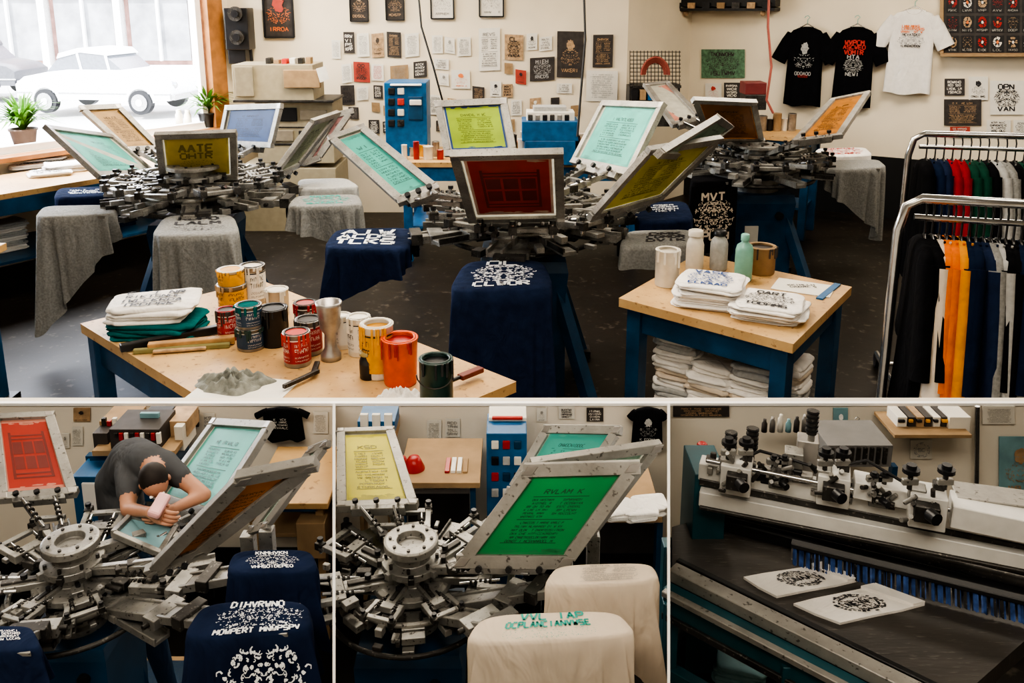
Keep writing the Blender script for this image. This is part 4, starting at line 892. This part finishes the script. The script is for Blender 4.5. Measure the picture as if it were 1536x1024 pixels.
tee=cloth('charcoal_tee',(.095,.098,.105)); shoe=blk2
for m in(tee,skin,jean,shoe): me.materials.append(m)
for p in me.polygons:
    c=p.center+loc; best=None
    for a,b,ra,rb,m in caps:
        ab=b-a; t=max(0,min(1,(c-a).dot(ab)/max(ab.length_squared,1e-9))); d=(c-(a+ab*t)).length-(ra+(rb-ra)*t)
        if best is None or d<best[0]: best=(d,m)
    p.material_index=best[1]; p.use_smooth=True
per=bpy.data.objects.new('person',None); bpy.context.scene.collection.objects.link(per); per.location=pel
bo=bpy.data.objects.new('body',me); bpy.context.scene.collection.objects.link(bo); bo.parent=per; bo.location=loc-per.location
mb=MB('head'); fd=V((.35,-.55,-.75)).normalized()
upv=(hd-nk).normalized(); upv=(upv-fd*upv.dot(fd)).normalized(); sd=fd.cross(upv)
def ell(c,a,b,c_,ra,rb,rc,m,n=18,k=12):
    rs=[]
    for j in range(k+1):
        th=-math.pi/2+math.pi*j/k; rs.append([c+a*ra*math.cos(th)*math.cos(2*math.pi*i/n)+b*rb*math.cos(th)*math.sin(2*math.pi*i/n)+c_*rc*math.sin(th) for i in range(n)])
    mb.rings(rs,m)
ell(hd,sd,fd,upv,.021,.025,.028,skin); ell(hd-fd*.006+upv*.005,sd,fd,upv,.023,.025,.027,hair)
mb.sph(hd+fd*.026-upv*.004,.0045,skin)
for sg in(-1,1): mb.sph(hd+fd*.023+sd*.009*sg+upv*.003,.003,white); mb.sph(hd+fd*.0255+sd*.009*sg+upv*.003,.0015,black); ell(hd+sd*.022*sg-upv*.002,sd,fd,upv,.003,.005,.008,skin)
mb.beam(hd+fd*.024-upv*.013-sd*.006,hd+fd*.024-upv*.013+sd*.006,.002,.003,inkr); mb.done(parent=per)
def hand(nm,p,d,side,pn):
    mb=MB(nm); d=d.normalized(); side=(side-d*side.dot(d)).normalized(); nn=d.cross(side)
    rs=[]
    for f,w,t in((-.004,.008,.007),(.006,.011,.007),(.018,.0135,.006),(.026,.012,.005)):
        rs.append([p+d*f+side*w*math.cos(a)+nn*t*math.sin(a) for a in [2*math.pi*i/14 for i in range(14)]])
    mb.rings(rs,skin)
    for i,l in enumerate((.019,.023,.021,.016)):
        b=p+d*.024+side*(-.009+.006*i); q1=b+d*l*.5+nn*.002; q2=q1+d*l*.3+nn*l*.35; q3=q2+nn*l*.4-d*l*.1
        mb.tube([b,q1,q2,q3],[.0034,.0033,.003,.0022],skin,8)
    b=p+d*.006-side*.010; mb.tube([b,b+d*.008-side*.007+nn*.003,b+d*.018-side*.006+nn*.008],[.0045,.004,.003],skin,8); mb.done(parent=per)
hand('left_hand',hL,hL-eL,V((0,-.3,1)),0); hand('right_hand',hR,V((.8,-.3,-.1)),V((0,-.5,-1)),0)
mb=MB('pink_squeegee'); mb.beam(Pp(229,774,-.16),Pp(248,742,-.12),.020,.012,pinkp,up=V((0,-1,0))); mb.done(.004)
mb=MB('step_stool'); q=pel; mb.box((q.x+.01,q.y-.01,(FZ+step_z)/2),(.26,.2,step_z-FZ),blue); mb.box((q.x+.01,q.y-.01,step_z-.006),(.28,.22,.012),kraft); mb.done(.003)
# ---- booth 2
z2=1.43
p2=[ZQ([(720,921),(928,913),(960,952),(692,968)],z2),ZQ([(832,846),(980,842),(992,872),(812,880)],z2)]
s2=[S2([(506,646),(590,643),(628,760),(506,764)],[1.6,1.6,1.5,1.5],'yellow'),
 S2([(820,638),(936,640),(862,752),(758,742)],[1.62,1.62,1.5,1.5],'teal'),
 S2([(792,697),(966,692),(853,850),(680,848)],[1.2,1.2,1.22,1.22],'kelly',w=.018,st='form',mesh=mesh_w)]
h2=PD(618,862,1.30)
press('screen_printing_press',h2,.30,FZ,s2,p2,7,.35,basew=.26,col=.26,hubr=.82,reach=.70,tall=.20,clut=11,skipfront=True)
drape('draped_cream_shirt',p2[0],[.12,.12,.14,.16],cream,inkt,'block',(.18,.06,.80,.92),16,amp=.022,sc=.5,sq=4)
drape('draped_cream_shirt',p2[1],[.1,.12,.14,.08],cream,inkg,'form',(.3,.12,.82,.85),14,amp=.02,sc=.5,sq=4)
mb=MB('spare_screen'); Q=solveq([(800,690),(995,662),(890,800),(700,840)],[1.3,1.3,1.33,1.33],.1); scr(mb,Q,'pale',.016,mesh=mesh_w); mb.beam(Q[2],V((Q[2].x,Q[2].y,FZ)),.02,.02,metal); mb.done(.001)
mb=MB('blue_dispenser_machine'); bx(mb,730,650,790,800,1.8,.10,blue2); bx(mb,733,618,790,648,1.86,.06,paper); bx(mb,738,626,784,630,1.855,.01,inkr)
for i in range(3):
    for j in range(4): bx(mb,737+i*17,662+j*24,748+i*17,674+j*24,1.795,.01,[paper,blk2,redp,lgrey,blue][(i*2+j)%5])
bx(mb,735,798,785,900,1.82,.08,blue); mb.done(.002)
mb=MB('blue_cabinet'); bx(mb,536,616,592,650,1.85,.08,blue2)
for i in range(3): bx(mb,540+i*18,622,552+i*18,640,1.845,.01,paper)
bx(mb,536,650,592,668,1.85,.1,kraft); bx(mb,540,668,546,900,1.86,.05,kraft); bx(mb,582,668,588,900,1.86,.05,kraft); mb.done(.001)
mb=MB('red_dispenser'); q=PY(622,722,1.78); mb.lathe(q,[(0,0),(.024,0),(.024,.035),(.018,.05),(.012,.062),(0,.062)],redp); mb.lathe(q+V((-.03,.03,.0)),[(0,0),(.016,0),(.016,.03),(.007,.045),(0,.045)],redp); mb.done()
mb=MB('workbench'); bx(mb,596,724,720,732,1.72,.2,kraft); bx(mb,602,732,610,900,1.74,.02,blue); bx(mb,706,732,714,900,1.74,.02,blue); bx(mb,612,740,704,800,1.93,.02,pdark)
for i in range(9): bx(mb,640+i*9,712-U(0,8),647+i*9,724,1.76,.06,[plw,kraft,dmetal,redp,wcot][i%5])
mb.done(.001)
mb=MB('workbench'); bx(mb,880,776,994,784,1.6,.3,kraft); bx(mb,886,784,896,960,1.62,.03,blue); bx(mb,982,784,991,960,1.62,.03,blue); bx(mb,900,785,982,830,1.7,.1,pdark); mb.done(.001)
zb_=PY(940,776,1.6).z
for x,y in((930,772),(958,772),(972,764)):
    q=PZ(x,y,zb_); stack('folded_white_shirt',(q.x,min(q.y,1.78),zb_),.07,.06,.010,2,wcot,.2,jit=.004)
mb=MB('black_t_shirt'); t0=PY(972,611,1.97); shirt(mb,t0,V((1,0,0)),V((0,-1,0)),.075,.11,bcot,.02,.1,False,lgrey,'figure',(.2,.15,.8,.75)); mb.done()
for x0_,y0_,x1_,y1_,bg,st_,ik in((640,630,662,665,paper,'small',inkg),(805,612,820,632,paper,'figure',inkg),(838,610,862,628,paper,'text',inkb),(880,612,905,632,pdark,'text',paper),(668,628,690,655,paper,'text',inkg)):
    poster('wall_poster',[PY(x,y,1.993) for x,y in((x0_,y0_),(x1_,y0_),(x1_,y1_),(x0_,y1_))],bg,st_,ik,th=.003)
# ---- booth 3
mb=MB('conveyor_printing_machine'); zb=1.25
a0=PZ(1008,790,zb); a1=PZ(1078,770,zb); b1=PZ(1600,905,zb); b0=PZ(1420,1064,zb); c0=PZ(1008,858,zb)
poly=[a0,a1,b1,b0,c0]
mb.rings([[p-Z*.03 for p in poly],poly],belt,smooth=False)
off=V((-.012,-.02,0))
mb.beam(c0+Z*.002,b0+Z*.002,.026,.02,alu); mb.beam(c0+off-Z*.03,b0+off-Z*.03,.02,.045,tealp); mb.beam(c0+off*1.6-Z*.012,b0+off*1.6-Z*.012,.012,.010,alu)
mb.beam(c0+off-Z*.16,b0+off-Z*.16,.02,.02,tealp); mb.beam(c0+off*1.4-Z*.055,b0+off*1.4-Z*.055,.012,.012,dmetal)
mb.beam(c0-off*1.0+Z*.006,b0-off*1.0+Z*.006,.01,.01,black)
mb.beam(PZ(1062,786,zb)+Z*.010,PZ(1560,912,zb)+Z*.010,.022,.020,black)
mb.cyl(PZ(1060,782,zb)+Z*.030,PZ(1560,905,zb)+Z*.030,.009,dmetal)
for f in(.02,.5,.98):
    p=c0+(b0-c0)*f; mb.beam(p-Z*.03+off,V((p.x,p.y,FZ))+off,.025,.025,tealp)
for p in(a0,a1,b1): mb.beam(p-Z*.03,V((p.x,p.y,FZ)),.03,.03,tealp)
cu=[PZ(1185,840,zb)+Z*.012,PZ(1560,935,zb)+Z*.012]
N=110
for i in range(N):
    p=cu[0]+(cu[1]-cu[0])*i/N; q=cu[0]+(cu[1]-cu[0])*(i+.85)/N; w=V((0,.003*math.sin(i*1.7),0)); o=V((-.004,-.016,0)); mb.quad(p+w+Z*.018,q-w+Z*.018,q-w-Z*.008+o,p+w-Z*.008+o,bluesheet if i%3 else dmetal)
mb.beam(cu[0]+Z*.020,cu[1]+Z*.020,.016,.008,black)
wh=M('machine_white_enamel',(.60,.59,.56),.4,var=.15)
mb.beam(PD(1050,700,1.47),PD(1560,800,1.30),.032,.030,wh); mb.beam(PD(1050,742,1.46),PD(1560,842,1.29),.026,.026,wh)
mb.beam(PD(1050,718,1.465),PD(1560,822,1.297),.02,.012,dmetal); mb.beam(PD(1050,757,1.455),PD(1560,858,1.285),.02,.006,dmetal)
mb.beam(PD(1425,762,1.31),PD(1560,790,1.27),.05,.036,wh); mb.beam(PD(1280,725,1.36),PD(1390,748,1.33),.04,.028,wh)
mb.beam(PD(1430,735,1.33),PD(1560,752,1.3),.05,.006,alu)
def blk(px,py,t,sx,sy,sz,m): mb.box(PD(px,py,t),(sx,sy,sz),m,-.35)
for px,py,t,g in((1105,712,1.42,1),(1168,716,1.42,.6),(1250,728,1.38,1),(1318,742,1.35,.6),(1390,758,1.30,1.05)):
    blk(px,py,t,.048*g,.045*g,.050*g,[wh,metal][g<1]); blk(px,py+10*g,t-.03*g,.032*g,.018*g,.025*g,dmetal); blk(px-14*g,py-18*g,t,.022*g,.022*g,.022*g,metal); blk(px+16*g,py-20*g,t,.015*g,.015*g,.03*g,dmetal)
    for k in(-1,1):
        p=PD(px+(13+12*(g>1))*k*g,py-24*g,t-.01); mb.cyl(p,p+Z*.030*g,.004,dmetal,n=8); mb.cyl(p+Z*.026*g,p+Z*.032*g,.012*g,blk2,n=12); mb.cyl(p+Z*.032*g,p+Z*.038*g,.007*g,blk2,n=10)
        mb.beam(p+Z*.012-V((.012,0,0)),p+Z*.012+V((.012,0,0)),.008,.010,metal)
    p=PD(px+4,py+12*g,t-.045*g); mb.cyl(p,p+V((.004,-.015,0)),.009*g,blk2,n=14)
    for k in range(10): q=PD(px+U(-34,34)*g,py+U(-24,22)*g,t-.02); mb.cyl(q,q+V((U(-.015,.015),-.008,U(0,.02))),.0035,[metal,dmetal][k%2],n=8)
for px,py in((1095,668),(1127,662),(1217,636)):
    p=PD(px,py+14,1.45); mb.cyl(p,p+Z*.042,.0085,dmetal,n=14); mb.cyl(p-Z*.05,p,.006,metal,n=10)
    for k in range(5): mb.cyl(p+Z*(.006+.008*k),p+Z*(.009+.008*k),.0105,blk2,n=14)
mb.box(PD(1210,684,1.47),(.034,.034,.07),tin,-.3); mb.box(PD(1190,695,1.45),(.03,.03,.05),metal,-.3)
for i in range(80):
    f=R(); p=PD(1060+f*360,694+f*70+U(-14,12),1.45-.12*f); mb.box(p,(U(.006,.02),U(.006,.02),U(.006,.014)),[metal,dmetal,alu,blk2][i%4],-.35)
mb.cyl(PD(1060,690,1.43),PD(1520,783,1.28),.004,chrome,n=8)
mb.tube([PD(1110,690,1.42),PD(1140,676,1.42),PD(1190,690,1.42),PD(1240,706,1.38)],.003,blk2,6)
mb.tube([PD(1255,700,1.37),PD(1300,690,1.36),PD(1350,720,1.32),PD(1385,735,1.30)],.003,blk2,6)
q=PD(1055,735,1.52); mb.box((q.x,q.y,(q.z+.06+FZ)/2),(.055,.10,q.z+.06-FZ),tealp)
mb.done(.0012,seg=1)
for pts in([(1115,868),(1232,848),(1288,872),(1165,897)],[(1190,908),(1312,880),(1387,908),(1260,937)]):
    Q=[p+Z*.004 for p in ZQ(pts,zb)]; mb=MB('printed_white_shirt')
    fold=[[bil(Q,u,v)+Z*(-.004+h_) for u,v in((0,0),(.25,-.02),(.5,0),(.78,.02),(1,0),(1.02,.5),(1,1),(.7,1.03),(.4,1),(0,1),(-.02,.5))] for h_ in(0,.004)]
    mb.rings(fold,wcot,smooth=False)
    art(mb,Q,'crest',inkb,.001,(.26,.12,.74,.88),wcot,Z); ornament(mb,Q,.32,.18,.68,.82,inkb,.0012,Z,90)
    s0=[[bil(Q,u,v)+Z*h_ for u,v in((.82,0),(1,0),(1,1),(.86,1))] for h_ in(.0,.004)]; mb.rings(s0,wcot,smooth=False); mb.done()
mb=MB('low_storage_shelf'); zS=.98
Q=[PZ(1012,890,zS),PZ(1330,1010,zS),PZ(1300,1150,zS),PZ(1012,1000,zS)]
mb.rings([[p-Z*.015 for p in Q],Q],tealp,smooth=False)
for p in Q: mb.beam(p,V((p.x,p.y,FZ)),.02,.02,tealp)
mb.done()
mb=MB('cardboard_box'); q=PZ(1165,990,zS); mb.box(q+Z*.03,(.11,.08,.06),kraft,-.3); mb.box(q+Z*.061,(.08,.05,.004),pdark,-.3); mb.done(.002)
for px,py in((1085,955),(1060,960)):
    q=PZ(px,py,zS); mb=MB('sneaker'); rs=[]
    for f,w,h in((0,.006,.012),(.15,.014,.035),(.35,.014,.034),(.55,.014,.022),(.8,.015,.016),(1,.006,.01)):
        c=q+V((-.0+.09*f*.5,-.09*f*.9+.03,0)); rs.append([c+V((w*math.cos(t),0,h/2+h/2*math.sin(t)+.003)) for t in [2*math.pi*i/14 for i in range(14)]])
    mb.rings(rs,lgrey); mb.box(q+V((.02,-.01,.003)),(.028,.09,.006),white,.45); mb.done()
for px,py,m in((1215,1000,wcot),(1110,1015,pblue),(1260,1015,kraft)):
    q=PZ(px,py,zS); stack('folded_cloth',(q.x,q.y,zS),.09,.07,.012,3,m,-.3,jit=.003)
mb=MB('book_shelf'); bx(mb,1342,652,1458,657,1.86,.12,kraft)
for i,w in enumerate((16,12,13,12,12,14)):
    x=1346+sum((16,12,13,12,12,14)[:i])*1.02; bx(mb,x,616+i%3*3,x+w-1.5,652,1.90,.06,[paper,pdark,ptan,pdark,paper,pdark][i]); bx(mb,x+2,630,x+w-4,634,1.895,.01,inkb if i%2==0 else yelp)
bx(mb,1424,614,1456,652,1.89,.06,paper); mb.done(.001)
mb=MB('jar_cabinet'); bx(mb,1138,646,1232,651,1.85,.14,kraft); bx(mb,1228,608,1232,650,1.85,.14,kraft)
for i in range(7):
    q=PY(1146+i*12,647,1.88); mb.lathe(q,[(0,0),(.007,0),(.007,.02+.006*(i%3)),(.004,.026+.006*(i%3)),(.004,.032+.006*(i%3)),(0,.032+.006*(i%3))],[pdark,tin,paper,pblue][i%4],10)
mb.done()
mb=MB('grey_plastic_crate'); bx(mb,1240,668,1338,700,1.75,.12,M('grey_crate',(.16,.155,.15),.6))
for i in range(9): bx(mb,1245+i*10,672,1251+i*10,696,1.745,.01,dmetal)
fold_slab(mb,PY(1290,668,1.80),.12,.08,.015,0,rag)
for x in(1246,1332): bx(mb,x-4,700,x+4,900,1.8,.02,blue)
mb.done(.002)
mb=MB('wire_hanger'); q=PY(1284,648,1.96); mb.tube([q+V((-.035,0,0)),q+V((0,0,.02)),q+V((.035,0,0)),q+V((-.035,0,0))],.0012,chrome,6); mb.tube([q+Z*.02,q+Z*.03,q+V((.006,0,.036)),q+V((0,0,.042)),q+V((-.006,0,.036))],.0012,chrome,6); mb.done()
mb=MB('steel_pipe'); mb.cyl(PY(1466,609,1.97),PY(1464,760,1.97),.006,chrome); mb.done()
for x0_,y0_,x1_,y1_,bg,st_,ik,nm in((1499,655,1560,744,pblue,'figure',ptan,'wall_map'),(1474,609,1522,636,paper,'small',inkg,'wall_poster'),(1010,609,1094,625,pdark,'text',ptan,'wall_poster'),(1366,660,1398,688,paper,'crest',lgrey,'wall_poster'),(1250,612,1272,655,pblue,'figure',white,'wall_poster')):
    poster(nm,[PY(x,y,1.99) for x,y in((x0_,y0_),(x1_,y0_),(x1_,y1_),(x0_,y1_))],bg,st_,ik,th=.003)
mb=MB('red_pot'); q=PY(1053,676,1.75); mb.lathe(q,[(0,0),(.010,0),(.012,.016),(.008,.02),(0,.017)],redp); mb.beam(q,V((q.x,q.y,FZ)),.02,.02,tealp); mb.done()

# ------------------------------------------------------------ lights
def area(name,loc,sx,sy,e,rot=(0,0,0),col=(1,.90,.76)):
    l=bpy.data.lights.new(name,'AREA'); l.shape='RECTANGLE'; l.size=sx; l.size_y=sy; l.energy=e; l.color=col
    o=bpy.data.objects.new(name,l); o.location=loc; o.rotation_euler=rot; bpy.context.scene.collection.objects.link(o); return o
area('added_fill_light',(-1.6,6.9,3.25),1.6,1.0,100); area('added_fill_light',(0,4.8,3.25),1.6,.9,75); area('added_fill_light',(3.2,6.4,3.25),1.6,1.0,85)  # area lamps added under the unseen ceiling to brighten the room, no fixtures
area('added_fill_light',(-.7,2.6,3.25),1.6,.8,46); area('added_fill_light',(2.6,3.0,3.25),1.4,.8,28); area('added_fill_light',(-.4,-.2,3.2),2.2,.8,60,(math.radians(30),0,0))  # more added fill; the last lamp is tilted to brighten the booths
q=wpt(2.5)+Z*2.0; lo=area('window_daylight',q+wn*.35+Z*.9,4.5,1.2,420,(0,0,0),(.95,.97,1))
d=(-wn*1.0-Z*.75).normalized(); lo.rotation_euler=d.to_track_quat('-Z','Y').to_euler()
s=bpy.data.lights.new('sun','SUN'); s.energy=13; s.angle=.02; so=bpy.data.objects.new('sun',s); bpy.context.scene.collection.objects.link(so)
so.rotation_euler=V((.5,.55,-.8)).to_track_quat('-Z','Y').to_euler()
w=bpy.data.worlds.new('World'); bpy.context.scene.world=w; w.use_nodes=True
bg=w.node_tree.nodes['Background']; sk=w.node_tree.nodes.new('ShaderNodeTexSky'); sk.sky_type='NISHITA'; sk.sun_disc=False; sk.sun_elevation=.8
mixn=w.node_tree.nodes.new('ShaderNodeMix'); mixn.data_type='RGBA'; mixn.inputs['Factor'].default_value=.85; mixn.inputs['B'].default_value=(1,.98,.95,1)
w.node_tree.links.new(sk.outputs[0],mixn.inputs['A']); w.node_tree.links.new(mixn.outputs['Result'],bg.inputs['Color']); bg.inputs['Strength'].default_value=5
# ------------------------------------------------------------ camera
cd=bpy.data.cameras.new('camera'); cam=bpy.data.objects.new('camera',cd); bpy.context.scene.collection.objects.link(cam)
cam.location=C; cam.rotation_euler=(math.pi/2-PIT,0,0); cd.sensor_width=36; cd.lens=36*F/1536; cd.shift_y=-212/1536; cd.clip_start=.02; cd.clip_end=300
bpy.context.scene.camera=cam
SC=2.0
for o in list(bpy.context.scene.objects):
    if o.parent is None:
        o.location=o.location*SC
        if o.type not in('CAMERA','LIGHT'): o.scale=(SC,SC,SC)
        if o.type=='LIGHT' and o.data.type=='AREA': o.data.size*=SC; o.data.size_y*=SC; o.data.energy*=SC*SC
try:
    bpy.context.scene.view_settings.view_transform='AgX'; bpy.context.scene.view_settings.look='AgX - High Contrast'; bpy.context.scene.view_settings.exposure=.05
except Exception as ex: print(ex)
